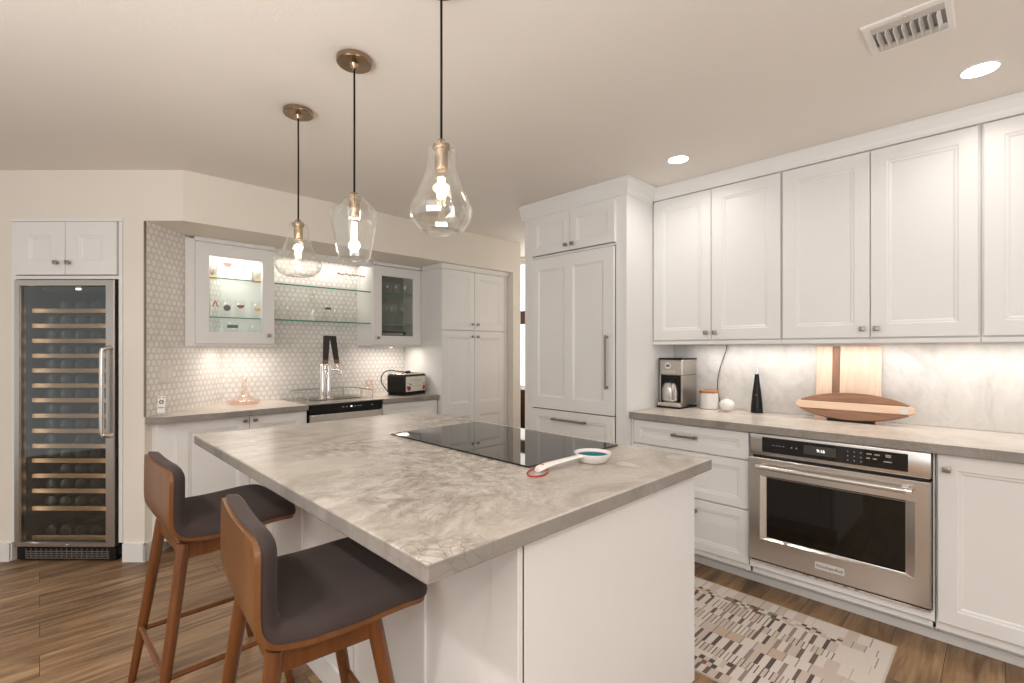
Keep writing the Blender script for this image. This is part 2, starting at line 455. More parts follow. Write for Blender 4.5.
# diagonal wall, local frame at the outer corner: x along the wall (to the right), y into it
b = MB()
b.box(-3.2, 0, 0, -.838, .14, H); b.box(-.136, 0, 0, -.001, .62, 2.135); b.box(-.838, 0, 2.135, 0, .14, H)
b.box(-.900, .14, 0, -.838, .75, 2.2); b.box(-.838, .68, 0, -.136, .75, 2.2)
w = struct(b.build('wall_left', WALL)); w.location = (CX, CYY, 0); w.rotation_euler = (0, 0, RZD)
# soffit over the bar and back wall around the pantry recess
b = MB()
b.prism([(SUM-YS, YS), (3.628, YS), (3.628, YB), (CX+.53, YB), (CX, CYY)], 'z', SO, H-.001)
b.box(3.52, YS, 0, 3.628, YB, SO)
struct(b.build('wall_back', WALL))
# mosaic walls of the bar recess
b = MB(); b.box(.95, YB, 0, 3.60, YB+.1, SO); struct(b.build('wall_bar', TILE0))
b = MB(); b.prism([(CX+.003, CYY+.003), (CX+.56, CYY+.56), (CX+.50, CYY+.62), (CX-.057, CYY+.063)], 'z', .86, SO-.001)
struct(b.build('wall_return', TILE45))
b = MB(); b.prism([(CX+.003, CYY+.003), (CX+.56, CYY+.56), (CX+.50, CYY+.62), (CX-.057, CYY+.063)], 'z', .0, .859)
struct(b.build('wall_return_low', WALL))
b = MB(); b.prism([(CX-.002, CYY-.004), (CX+.009, CYY+.007), (CX+.006, CYY+.010), (CX-.006, CYY-.001)], 'z', .9, SO-.002)
struct(b.build('trim_1', PULL))
# right wall with its stone backsplash
box_struct('wall_right', WALL, (XW, -3.6, 0, XW+.12, 2.70, H))
box_struct('wall_splashback', SLAB, (XW-.02, -1.2, .916, XW-.0005, 1.722, 1.40))
# room beyond the passage
b = MB(); XF = 4.2
b.box(XF, 2.0, 0, XF+.1, 7, .60); b.box(XF, 2.0, 2.40, XF+.1, 7, H); b.box(XF, 5.2, .60, XF+.1, 7, 2.40); b.box(XF, 2, .60, XF+.1, 3.3, 2.40)
b.box(3.628, 6.9, 0, XF, 7, H)
struct(b.build('wall_far', WALL))
wn = thing('window_1', 'bright window of the room beyond the passage', 'window', (XF, 4.25, .60), 0); wn['kind'] = 'structure'
b = MB(); b.box(.02, -.95, 0, .08, -.90, 1.80); b.box(.02, .90, 0, .08, .95, 1.80); b.box(.02, -.95, 0, .08, .95, .05); b.box(.02, -.95, 1.76, .08, .95, 1.80)
b.build('window_frame', TRIM, wn)
MB().box(.015, -.90, 1.03, .08, .90, 1.19).build('dark_transom', FARWOOD, wn)
MB().box(.045, -.90, .05, .05, .90, 1.76).build('pane', SKYGLOW, wn)
box_struct('wall_passage', WALL, (XW+.12, 2.60, 0, XF, 2.70, H))

# baseboards
b = MB()
b.box(-3.2, -.014, 0, -.854, 0, .115); b.box(-.854, -.014, 0, -.842, .06, .115)
b.box(-.131, -.014, 0, .014, 0, .115); b.box(0, -.014, 0, .014, .085, .115)
w = struct(b.build('baseboard_left', TRIM)); w.location = (CX, CYY, 0); w.rotation_euler = (0, 0, RZD)
b = MB(); b.box(3.52, YS-.014, 0, 3.642, YS, .115); b.box(3.628, YS-.014, 0, 3.642, YB, .115); struct(b.build('baseboard_back', TRIM))

# ------------------------------------------------------------------ hardware
def knob(parent, x, z, y=0.0):
    """square nickel knob on a small post"""
    m = MB(); m.lathe([(.006, -.016), (.005, .001)], (x, y, z), 12, ax='y')
    m.box(x-.0135, y-.027, z-.0125, x+.0135, y-.015, z+.0125, .003)
    return m.build('knob', NICKEL, parent, True)
def pull(parent, x, z, w, y=0.0, vert=False, name='handle', m=None, r=.0055, out=.032):
    """slim bar pull with two posts"""
    q = MB()
    if vert:
        q.box(x-.006, y-out, z-w/2, x+.006, y-out+.010, z+w/2, .002)
        for s in (-1, 1): q.box(x-.008, y-out+.004, z+s*(w/2-.012)-.009, x+.008, y, z+s*(w/2-.012)+.009, .002)
    else:
        q.box(x-w/2, y-out, z-.006, x+w/2, y-out+.010, z+.006, .002)
        for s in (-1, 1): q.box(x+s*(w/2-.010)-.010, y-out+.004, z-.008, x+s*(w/2-.010)+.010, y, z+.008, .002)
    return q.build(name, m or PULL, parent)
def door_part(parent, x, z, w, h, knob_at=None, name='door', st=.062, y=0.0, hx=None):
    d = MB().door(x, z, w, h, .02, st, y).build(name, WHITE, parent)
    if knob_at: knob(d, knob_at[0], knob_at[1], y)
    return d

# ------------------------------------------------------------------ right wall: tall fridge cabinet
XT = 2.73; YT0, YT1 = 1.725, 2.645; WT = YT1-YT0      # local x=0 at YT1 (left), runs to WT at YT0
tw = thing('fridge_surround_cabinet', 'tall white cabinet built around the panelled refrigerator, two small doors on top', 'cabinet', (XT, YT1, 0), RZR)
b = MB(); DT = XW-XT-.004
b.box(0, 0, 0, .082, DT, 2.335); b.box(WT-.080, 0, 0, WT, DT, 2.335)          # side panels with face stiles
b.box(.082, 0, 2.315, WT-.08, DT, 2.335); b.box(.082, .004, 2.015, WT-.08, .02, 2.03); b.box(.082, .30, 0.0, WT-.08, .32, 2.315)
b.box(.082, .03, 2.018, WT-.08, .3, 2.03)
b.build('carcass', WHITE, tw)
w2 = (WT-.162)/2
door_part(tw, .084, 2.034, w2-.003, .279, (.082+w2-.028, 2.072), st=.055, y=-.018)
door_part(tw, .083+w2+.002, 2.034, w2-.003, .279, (.082+w2+.032, 2.072), st=.055, y=-.018)
def crown_prof(): return [(0, 2.330), (-.006, 2.332), (-.008, 2.350), (-.014, 2.362), (-.022, 2.385), (-.034, 2.412), (-.040, 2.420), (-.040, H-.001), (.03, H-.001), (.03, 2.330)]
b = MB(); cp = crown_prof()
b.rings([[(-.028, p, z) for p, z in cp], [(WT-min(p, 0), p if p < 0 else p, z) if p < .02 else (WT-.03, p, z) for p, z in cp], [(WT-min(p, 0), .322, z) if p < .02 else (WT-.03, .322, z) for p, z in cp]])
b.build('crown_moulding', WHITE, tw)

fr = thing('refrigerator', 'white panelled built-in refrigerator with a long vertical bar handle', 'refrigerator', (XT, YT1, 0), RZR)
x0, x1 = .088, WT-.086; wf = x1-x0
b = MB(); b.box(x0, .004, .08, x1, .29, 2.005); b.build('body', DARK, fr)
b = MB()
zd0, zd1 = .880, 2.006; s1 = .068; mid = x0+wf*.5
# one slab with two tall recessed panels
b.box(x0, -.012, zd0, x1, .0, zd1, .0)
b.box(x0, -.022, zd0, x0+s1, -.012, zd1); b.box(x1-s1-.012, -.022, zd0, x1, -.012, zd1); b.box(mid-.045, -.022, zd0, mid+.03, -.012, zd1)
for a_, c_ in ((x0+s1, mid-.045), (mid+.03, x1-s1-.012)):
    b.box(a_, -.022, zd0, c_, -.012, zd0+.085); b.box(a_, -.022, zd1-.085, c_, -.012, zd1)
    def rr(i, y): return [(a_+i, y, zd0+.085+i), (c_-i, y, zd0+.085+i), (c_-i, y, zd1-.085-i), (a_+i, y, zd1-.085-i)]
    b.rings([rr(0, -.022), rr(.016, -.0125)], False, False)
fd = b.build('door', WHITE, fr)
pull(fd, x1-.048, 1.235, .36, -.022, True)
fz = MB().door(x0, .60, wf, .272, .02, .055, -.022).build('drawer', WHITE, fr)
pull(fz, x0+wf*.5, .81, .30, -.022)
MB().door(x0, .10, wf, .49, .02, .055, -.022).build('drawer', WHITE, fr)

# ------------------------------------------------------------------ right wall: wall cabinets
XU = 3.06; ZU0, ZU1 = 1.383, 2.343
def wall_cab(label, yl, yr, splits, knobs):
    """yl (left edge) > yr; splits: door boundaries in Y"""
    t = thing('upper_cabinet', label, 'cabinet', (XU, yl, 0), RZR, 'white wall cabinets over the oven counter')
    wd = yl-yr
    b = MB(); b.box(0, .021, ZU0-.008, wd, XW-XU-.003, ZU1+.008); b.box(0, .0, ZU0-.030, wd, .024, ZU0-.008, .003); b.build('carcass', WHITE, t)
    for (a, c), k in zip(splits, knobs):
        door_part(t, yl-a+.002, ZU0, a-c-.004, ZU1-ZU0, (yl-k, ZU0+.044), st=.066)
    return t
wall_cab('white two-door wall cabinet nearest the tall fridge cabinet, above the coffee maker', 1.722, .907, [(1.72, 1.314), (1.314, .909)], [1.342, 1.285])
wall_cab('white two-door wall cabinet in the middle of the row, above the cutting boards', .905, .080, [(.902, .489), (.489, .085)], [.520, .461])
wall_cab('white wall cabinet at the right edge of the photo, right of the cutting boards', .078, -.75, [(.072, -.335), (-.335, -.745)], [-.305, -.365])
b = MB(); b.prism([(0, ZU1+.006), (-.003, ZU1+.008), (-.004, 2.366), (-.008, 2.380), (-.011, 2.405), (-.013, 2.418), (-.013, H-.001), (.06, H-.001), (.06, ZU1+.008)], 'x', 0, 2.46)
o = struct(b.build('trim_2', WHITE)); o.location = (XU, 1.722, 0); o.rotation_euler = (0, 0, RZR)

# ------------------------------------------------------------------ right wall: base run
XC = 2.787; XTOE = 2.925; ZC = .87
db = thing('drawer_cabinet', 'white three-drawer base cabinet between the fridge tower and the oven', 'cabinet', (XC, 1.722, 0), RZR)
wd = 1.722-.985
b = MB(); b.box(.0, .021, .10, wd, XW-XC-.025, ZC); b.box(0, .0, .125, .012, .021, ZC); b.box(0, XTOE-XC, 0, wd, XTOE-XC+.02, .10); b.build('carcass', WHITE, db)
for z0, z1 in ((.713, .862), (.438, .706), (.136, .431)):
    d = MB().door(.014, z0, wd-.018, z1-z0, .02, .045).build('drawer', WHITE, db)
    pull(d, .014+(wd-.018)*.49, z1-(.066 if z0 > .7 else .068), .155)
# oven housing with its rail, toe kick
oh = thing('oven_housing_cabinet', 'white base cabinet housing the built-in oven', 'cabinet', (XC, .982, 0), RZR)
b = MB(); wo = .982-.216
b.box(0, .0, .136, wo, .021, .175); b.box(0, .021, .10, wo, .35, .125); b.box(0, .021, .1, .008, .5, ZC); b.box(wo-.008, .021, .1, wo, .5, ZC)
b.box(0, XTOE-XC, 0, wo, XTOE-XC+.02, .10)
b.build('carcass', WHITE, oh)
rb = thing('base_cabinet', 'white one-door base cabinet right of the oven', 'cabinet', (XC, .213, 0), RZR)
wr = .80
b = MB(); b.box(0, .021, .10, wr, XW-XC-.025, ZC); b.box(0, XTOE-XC, 0, wr, XTOE-XC+.02, .10); b.build('carcass', WHITE, rb)
door_part(rb, .006, .140, .385, .726, (.036, .806), st=.062)
door_part(rb, .396, .140, .395, .726, (.75, .806), st=.062)
b = MB(); b.box(0, XTOE-XC-.012, 0, 1.722-.213+.8, XTOE-XC-.001, .042, .003)
o = struct(b.build('trim_3', WHITE)); o.location = (XC, 1.722, 0); o.rotation_euler = (0, 0, RZR)
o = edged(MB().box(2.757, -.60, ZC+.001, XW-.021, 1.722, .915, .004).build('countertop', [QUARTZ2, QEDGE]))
tag(o, 'grey-beige stone countertop along the right wall above the oven', 'countertop')

# ------------------------------------------------------------------ built-in oven
ov = thing('built_in_oven', 'stainless built-in oven with dark glass window under the counter', 'oven', (XC-.012, .977, 0), RZR)
wv = .750
b = MB(); b.box(.01, .022, .182, wv-.01, .55, .868); b.build('body', DARK, ov)
b = MB(); b.box(0, 0, .752, wv, .03, .868, .006); pn = b.build('control_panel', STEEL, ov, True)
MB().box(.062, -.004, .772, .672, .002, .852, .002).build('display_glass', GLASSBLACK, pn)
d = MB(); d.box(.26, -.0052, .792, .40, -.004, .836); d.build('display', mat('dim_lcd', (.06, .055, .05), .3), pn)
text('9:16', .021, LED, pn, 'clock_digits', Matrix.Translation((.335, -.0056, .814)) @ FRONT)
def legend(m): m.build('key_legend', GREYINK, pn)
for i in range(4): legend(MB().box(.115+i*.016, -.0046, .812, .122+i*.016, -.004, .815))
for i in range(2): legend(MB().lathe([(.0035, -.0046), (.0035, -.004)], (.205+i*.022, 0, .813), 10, ax='y'))
for r in range(3):
    for c in range(3): legend(MB().lathe([(.0026, -.0046), (.0026, -.004)], (.447+c*.026, 0, .832-r*.021), 8, ax='y'))
for (x, z, w_) in ((.52, .832, .02), (.55, .832, .02), (.52, .812, .014), (.545, .812, .014), (.592, .836, .02), (.592, .829, .02), (.585, .806, .03)):
    legend(MB().box(x, -.0046, z-.003, x+w_, -.004, z+.002))
# door: stainless slab around the window
zo0, zo1 = .194, .742
b = MB()
def rct(xa, za, xb, zb, y): return [(xa, y, za), (xb, y, za), (xb, y, zb), (xa, y, zb)]
wx0, wx1, wz0, wz1 = .088, .664, .322, .640
b.rings([rct(0, zo0, wv, zo1, .03), rct(0, zo0, wv, zo1, -.020), rct(.004, zo0+.004, wv-.004, zo1-.004, -.024),
         rct(wx0-.030, wz0-.010, wx1+.034, wz1+.010, -.024), rct(wx0-.004, wz0-.002, wx1+.004, wz1+.002, -.013), rct(wx0, wz0, wx1, wz1, -.012), rct(wx0, wz0, wx1, wz1, .03)], closed=True)
od = b.build('door', STEEL, ov)
MB().box(wx0, -.011, wz0, wx1, -.002, wz1).build('window', OVENGLASS, od)
q = MB(); q.tube([(.066, -.060, .700), (wv-.072, -.060, .700)], .0125, 16)
for x in (.080, wv-.086): q.box(x-.012, -.060, .688, x+.012, -.022, .712, .004)
q.build('handle', STEEL, od, True)
for x in (.062, wv-.070): MB().lathe([(.0145, -.012), (.0145, .012)], (x, -.060, .700), 16, ax='x').build('handle_cap', CHROME, od, True)
bx = MB().box(.315, -.0275, .236, .438, -.0235, .270, .001).build('name_plate', mat('pale_badge', (.62, .60, .57), .4), od)
text('KitchenAid', .0245, BLACK, bx, 'lettering', Matrix.Translation((.3765, -.0279, .253)) @ FRONT, .0003)
MB().box(.0, -.008, .176, wv, .02, .184).build('lower_trim', CHROME, ov)
MB().box(.01, .003, .184, wv-.01, .02, .194).build('vent_gap', BLACK, ov)

# ------------------------------------------------------------------ things on the right counter
ZT = .9155
cm = thing('coffee_maker', 'stainless drip coffee maker with a thermal carafe beside the tall cabinet', 'coffee maker', (3.13, 1.712, ZT), RZR)
cw, cdp = .172, .215
b = MB(); b.box(0, .0, .225, cw, cdp, .335, .008); b.box(0, .105, .03, cw, cdp, .225, .004); b.box(0, .0, .03, .012, .11, .226, .002); b.box(cw-.012, 0, .03, cw, .11, .226, .002)
b.build('housing', STEELD, cm)
b = MB(); b.box(.012, .02, .045, cw-.012, .11, .225); b.build('carafe_bay', BLACK, cm)
MB().box(-.002, -.004, .334, cw+.002, cdp+.002, .345, .004).build('lid', BLACK, cm)
b = MB(); b.box(-.002, -.035, 0, cw+.002, cdp, .010, .003); b.build('foot_or_shadow_block', BLACK, cm)
MB().box(0, -.033, .009, cw, .10, .040, .008).build('base_plate', STEEL, cm)
MB().lathe([(.050, .0), (.062, .012), (.064, .06), (.060, .095), (.052, .122), (.042, .134)], (cw*.44, .030, .040), 32).build('carafe', STEEL, cm, True)
MB().lathe([(.044, 0), (.045, .012), (.038, .022), (.012, .026)], (cw*.44, .030, .172), 24).build('carafe_lid', BLACK, cm, True)
q = MB(); q.tube([(cw*.44+.026, -.016, .168), (cw*.44+.048, -.044, .164), (cw*.44+.056, -.052, .12), (cw*.44+.046, -.034, .062)], [.010, .011, .011, .009], 10)
q.build('carafe_handle', STEELD, cm, True)
f = MB().lathe([(.022, -.003), (.022, .001)], (.066, 0, .292), 20, ax='y').build('clock_bezel', CERAMIC, cm)
MB().box(.053, -.0045, .284, .080, -.003, .300).build('clock', mat('blue_grey_lcd', (.10, .14, .18), .3), f)
b = MB()
for i in range(5): b.lathe([(.005, -.003), (.005, .001)], (.030+i*.020, 0, .252), 10, ax='y')
b.build('button', CHROME, cm)

cn = thing('canister', 'white ceramic canister with a wooden lid right of the coffee maker', 'canister', (3.285, 1.425, ZT))
MB().lathe([(.055, 0), (.060, .004), (.060, .105), (.057, .108)], (0, 0, 0), 36).build('jar', CERAMIC, cn, True)
MB().lathe([(.0605, .1082), (.0615, .1105), (.0615, .122), (.058, .125)], (0, 0, 0), 36).build('lid', wood('light_brown_lid', (.50, .22, .09), (.42, .17, .07), .4, 'X'), cn, True)
b = MB(); rs = []
for j in range(13):
    ph = -PI/2+PI*j/12; ring = []
    for i in range(40):
        a = 2*PI*i/40; r = max(.046*math.cos(ph), .012 if j in (0, 12) else 0)*(1+.035*math.cos(a*10))
        ring.append((r*math.cos(a), r*math.sin(a), .042+.042*math.sin(ph)))
    rs.append(ring)
b.rings(rs)
o = thing('ribbed_vase', 'small round ribbed white ceramic vase in front of the canister', 'vase', (3.20, 1.270, ZT))
b.build('body', CERAMIC, o, True); MB().lathe([(.011, .082), (.012, .092), (.014, .096), (.010, .096), (.008, .084)], (0, 0, 0), 20).build('neck', CERAMIC, o, True)
b = MB(); b.tube([(3.352, 1.330, 1.353), (3.352, 1.336, 1.31), (3.354, 1.362, 1.24), (3.356, 1.386, 1.16), (3.356, 1.396, 1.07), (3.356, 1.388, 1.0), (3.354, 1.376, .95), (3.352, 1.366, .922)], .0034, 8, False, 4)
tag(b.build('power_cord', mat('dark_grey_cord', (.05, .045, .042), .6), None, True), 'thin dark grey cord hanging from under the wall cabinet to behind the canister', 'cord')
o = thing('pepper_mill', 'tall black conical pepper mill on the counter', 'pepper mill', (3.285, 1.115, ZT))
MB().lathe([(.036, 0), (.0365, .008), (.033, .06), (.026, .13), (.018, .19), (.0125, .24), (.0120, .247)], (0, 0, 0), 32).build('body', BLACKM, o, True)
MB().lathe([(.0075, .247), (.0075, .268), (.005, .272), (.0042, .292), (.002, .294)], (0, 0, 0), 20).build('tip', CHROME, o, True)
MB().lathe([(.0048, -.0030), (.0048, 0)], (-.029, -.008, .115), 14, ax='x').build('red_dot', REDINK, o)
# tall board leaning on the splashback
o = thing('serving_board', 'tall pale wooden board with one dark stripe, leaning on the splashback', 'cutting board', (3.318, .640, ZT), RZR)
T = Matrix.Rotation(math.radians(-5.2), 4, 'X')
MB().box(-.157, 0, 0, -.076, .018, .425, .003).xf(T).build('pale_panel', MAPLEZ, o)
MB().box(-.0755, 0, 0, -.0385, .018, .425, .002).xf(T).build('dark_stripe', WALNUTZ, o)
MB().box(-.038, 0, 0, .157, .018, .425, .003).xf(T).build('pale_panel', MAPLEZ, o)
# surfboard shaped board
o = thing('surfboard_cutting_board', 'surfboard-shaped walnut and maple cutting board lying against the tall board', 'cutting board', (3.205, .604, ZT+.011), RZR)
hl, hh = .287, .082
def sb(x): return hh*.97*(max(0, 1-abs(x/hl)**2.0))**.72
nx = 48; T2 = Matrix.Rotation(math.radians(-22), 4, 'X')
xs = [-hl+2*hl*i/nx for i in range(nx+1)]
def board(lo, hi):
    m = MB(); top = []; bot = []
    for x in xs:
        h_ = sb(x) if abs(x) < hl-1e-6 else .0
        a, c = max(lo, -h_), min(hi, h_)
        if c-a > .0008: top.append((x, c+hh)); bot.append((x, a+hh))
    return m.prism(top[::-1]+bot, 'y', 0, .022, .003, 2)
board(-.0255, .0205).xf(T2)
st_ = board(-.0255, .0205).xf(T2).build('maple_stripe', MAPLE, o)
board(.021, .2).xf(T2).build('walnut_panel', WALNUT, o); board(-.2, -.026).xf(T2).build('walnut_panel', WALNUT, o)
q = MB(); q.lathe([(.019, -.0012), (.019, .010)], (.232, .0, hh-.004), 24, ax='y').xf(T2 @ Matrix.Diagonal((1, 1, 1, 1))).build('hang_hole', SLAB, o)
MB().box(-.11, .006, -.0105, .11, .032, .004).build('foot_or_shadow_block', BLACK, o)  # dark block that paints in the shadow under the board

# ------------------------------------------------------------------ island
IX0, IX1, IY0, IY1 = .522, 1.785, .762, 2.688
BX0, BX1, BY0, BY1 = .802, 1.722, .800, 2.585
isl = thing('kitchen_island', 'white panelled kitchen island base', 'island', (BX0, BY0, 0))
w_, d_ = BX1-BX0, BY1-BY0
b = MB(); b.box(.02, .02, 0, w_-.10, d_-.02, .872); b.box(w_-.10, .02, .105, w_-.02, d_-.02, .872); b.build('carcass', WHITE, isl)
# end panel towards the camera, with toe notch
b = MB(); b.prism([(.014, 0), (w_-.075, 0), (w_-.075, .105), (w_, .105), (w_, .872), (.014, .872)], 'y', 0, .02, .0015, 1); b.build('end_panel', WHITE, isl)
b = MB(); b.prism([(.0, 0), (w_-.075, 0), (w_-.075, .105), (w_, .105), (w_, .872), (0, .872)], 'y', d_-.02, d_, .0015, 1); b.build('end_panel', WHITE, isl)
# seating side: stiles, rails and recessed panels, facing -X
b = MB()
st = [(0, .02), (.0, .094), (.385, .470), (.84, .95), (1.31, 1.41), (d_-.11, d_)]
b.box(.008, .0, 0, .02, d_, .872)
for a, c in st[1:]: b.box(0, a, 0, .0085, c, .872, .0015, 1)
for (a, a1), (c, c1) in zip(st[1:], st[2:]):
    b.box(0, a1, .78, .0085, c, .872); b.box(0, a1, 0, .0085, c, .10)
b.build('back_panel', WHITE, isl)
MB().box(.0095, .012, 0, .0135, .022, .872).build('painted_shadow_strip', DARK, isl)  # dark strip filling the joint, its shade painted in
# cooking side doors (facing +X)
for i in range(3):
    y0 = .022+i*(d_-.044)/3; wdd = (d_-.044)/3-.004
    q = MB().door(0, .11, wdd, .755, .02, .06); q.xf(Matrix.Translation((w_, y0, 0)) @ Matrix.Rotation(PI/2, 4, 'Z'))
    q.build('door', WHITE, isl)
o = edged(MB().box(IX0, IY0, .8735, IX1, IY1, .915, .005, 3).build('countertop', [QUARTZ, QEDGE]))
tag(o, 'large grey-beige veined stone slab on top of the island', 'countertop')
o = MB().box(1.193, 1.138, .9151, 1.738, 2.050, .921, .0025).build('cooktop', GLASSBLACK)
tag(o, 'black glass cooktop set on the island slab', 'cooktop')

# spoon rest
sr = thing('spoon_rest', 'white ceramic spoon rest with a teal bowl on the island beside the cooktop', 'spoon rest', (1.43, 1.045, .9155), math.radians(-8))
MB().lathe([(.030, .0), (.048, .002), (.058, .014), (.066, .030), (.0665, .034), (.062, .033), (.054, .016), (.044, .010), (.02, .008)], (0, 0, 0), 40, True, True).build('bowl', CERAMIC, sr, True)
MB().lathe([(.0575, .0235), (.055, .0195), (.045, .0125), (.02, .0095), (.001, .0092)], (0, 0, 0), 36, False, False).build('glaze', TEAL, sr, True)
MB().lathe([(.0595, .0265), (.0578, .0240), (.0560, .0215)], (0, 0, 0), 36, False, False).build('violet_band', PURPLE, sr, True)
b = MB(); rs = []
for (u, wdt, z0, th) in ((-.056, .017, .022, .010), (-.10, .016, .021, .010), (-.17, .017, .0175, .011), (-.24, .019, .014, .012), (-.295, .022, .009, .014), (-.32, .022, .004, .015), (-.336, .016, .0, .012)):
    ring = []; u = -.056+(u+.056)*.72
    for i in range(14):
        a = 2*PI*i/14; ring.append((u, wdt*math.cos(a), z0+th*.5+th*.5*math.sin(a)))
    rs.append(ring)
b.rings(rs).build('spoon_handle', CERAMIC, sr, True)
b = MB(); P0 = [(-.318, .020, .012), (-.335, .026, .004), (-.362, .016, .0025), (-.386, -.012, .0025), (-.392, -.036, .0025), (-.370, -.050, .0025), (-.340, -.046, .003), (-.318, -.030, .006), (-.312, -.016, .014), (-.312, .0, .021), (-.314, .012, .018)]
b.tube([(x+.078, y, z) for x, y, z in P0], .0026, 8, True, 4).build('red_loop', RED, sr, True)

# ------------------------------------------------------------------ bar stools
def sheet(prof, hw, th, nt=22, curve=.0, base=.0):
    """solid sheet following a side profile [(u,z)], u forward; hw(s) half width, th(s,t) thickness along the inner normal"""
    # resample smooth
    P = [Vector((p[0], p[1])) for p in prof]; out = []
    for i in range(len(P)-1):
        p0, p1, p2, p3 = P[max(i-1, 0)], P[i], P[i+1], P[min(i+2, len(P)-1)]
        for k in range(5):
            t = k/5
            out.append(.5*((2*p1)+(-p0+p2)*t+(2*p0-5*p1+4*p2-p3)*t*t+(-p0+3*p1-3*p2+p3)*t**3))
    out.append(P[-1])
    n = len(out); lens = [0]
    for a, c in zip(out, out[1:]): lens.append(lens[-1]+(c-a).length)
    tot = lens[-1]; m = MB(); lo = []; hi = []
    for i, p in enumerate(out):
        d = (out[min(i+1, n-1)]-out[max(i-1, 0)]).normalized(); nr = Vector((-d.y, d.x))   # left of travel (back top -> seat front): forward/up
        s = lens[i]; w = hw(s, tot); rl = []; rh = []
        for k in range(nt+1):
            t = -1+2*k/nt; y = w*t
            fade = max(0, 1-s/.34)
            q = p + nr*(curve*fade*(y*y)*18+base)
            T_ = th(s, tot, t)
            rl.append((q.x, y, q.y)); rh.append((q.x+nr.x*T_, y, q.y+nr.y*T_))
        lo.append(rl); hi.append(rh)
    A = [[m.bm.verts.new(v) for v in r] for r in lo]; B = [[m.bm.verts.new(v) for v in r] for r in hi]
    fs = []
    for i in range(n-1):
        for k in range(nt):
            fs.append(m.bm.faces.new((A[i][k], A[i][k+1], A[i+1][k+1], A[i+1][k])))
            fs.append(m.bm.faces.new((B[i][k], B[i+1][k], B[i+1][k+1], B[i][k+1])))
        fs.append(m.bm.faces.new((A[i][0], A[i+1][0], B[i+1][0], B[i][0])))
        fs.append(m.bm.faces.new((A[i][nt], B[i][nt], B[i+1][nt], A[i+1][nt])))
    for k in range(nt):
        fs.append(m.bm.faces.new((A[0][k], B[0][k], B[0][k+1], A[0][k+1])))
        fs.append(m.bm.faces.new((A[-1][k], A[-1][k+1], B[-1][k+1], B[-1][k])))
    bmesh.ops.recalc_face_normals(m.bm, faces=fs)
    return m
def rounded(Wd, r0, r1):
    def f(s, tot):
        w = Wd
        if s < r0: w = Wd-r0+math.sqrt(max(0, r0*r0-(r0-s)**2))
        if tot-s < r1: w = Wd-r1+math.sqrt(max(0, r1*r1-(r1-(tot-s))**2))
        return w
    return f
PROF = [(-.016, .906), (-.015, .86), (-.014, .80), (-.012, .74), (-.004, .698), (.026, .664), (.085, .650), (.17, .646), (.25, .648), (.32, .652), (.375, .652), (.418, .643)]
def make_stool():
    t = thing('bar_stool', '', 'stool')
    sheet(PROF, rounded(.228, .045, .05), lambda s, T, k: .0125, curve=.011).build('plywood_shell', PLY, t, True, 50)
    def cth(s, T, k):
        e = min(s, T-s)/.05; e = min(1, max(0, e)); e = math.sqrt(1-(1-e)**2)
        q = (max(0, 1-abs(k)**9))**.5
        return .002+.046*(.35+.65*e)*(.25+.75*q)
    def pw(s, T): return rounded(.2245, .055, .055)(s, T)
    CP = [(-.017, .916)]+PROF[1:-1]+[(.428, .644)]
    sheet(CP, pw, cth, 30, curve=.011, base=.0118).build('upholstery', FELT, t, True, 60)
    for s in (-1, 1):
        m = MB(); m.tube([(.045, s*.180, .640), (.0, s*.205, .31), (-.045, s*.233, .001)], [.0205, .0185, .0135], 18); m.build('leg', LEGWOOD, t, True)
        m = MB(); m.tube([(.275, s*.180, .640), (.335, s*.205, .31), (.392, s*.233, .001)], [.0205, .0185, .0135], 18); m.build('leg', LEGWOOD, t, True)
        MB().box(.05, s*.180-.011, .585, .275, s*.180+.011, .643, .004).build('seat_rail', LEGWOOD, t)
        MB().tube([(-.016, s*.214, .205), (.353, s*.214, .205)], .0095, 12).build('stretcher', LEGWOOD, t, True)
    MB().box(.034, -.175, .590, .056, .175, .643, .004).build('seat_rail', LEGWOOD, t)
    MB().box(.264, -.175, .590, .286, .175, .643, .004).build('seat_rail', LEGWOOD, t)
    MB().tube([(-.018, -.212, .215), (-.018, .212, .215)], .0095, 12).build('stretcher', LEGWOOD, t, True)
    MB().tube([(.353, -.212, .26), (.353, .212, .26)], .0095, 12).build('stretcher', LEGWOOD, t, True)
    for s in (-1, 1):
        pass
    return t
s1_ = make_stool(); s1_['group'] = 'bar stools at the island'
s1_['label'] = 'nearer walnut bar stool with charcoal upholstery at the front corner of the island'
s1_.location = (.355, 1.343, 0); s1_.rotation_euler = (0, 0, math.radians(-5.5))
dup(s1_, 'farther walnut bar stool with charcoal upholstery, behind the first, closer to the wine fridge', (.313, 2.198, 0), math.radians(1.5))

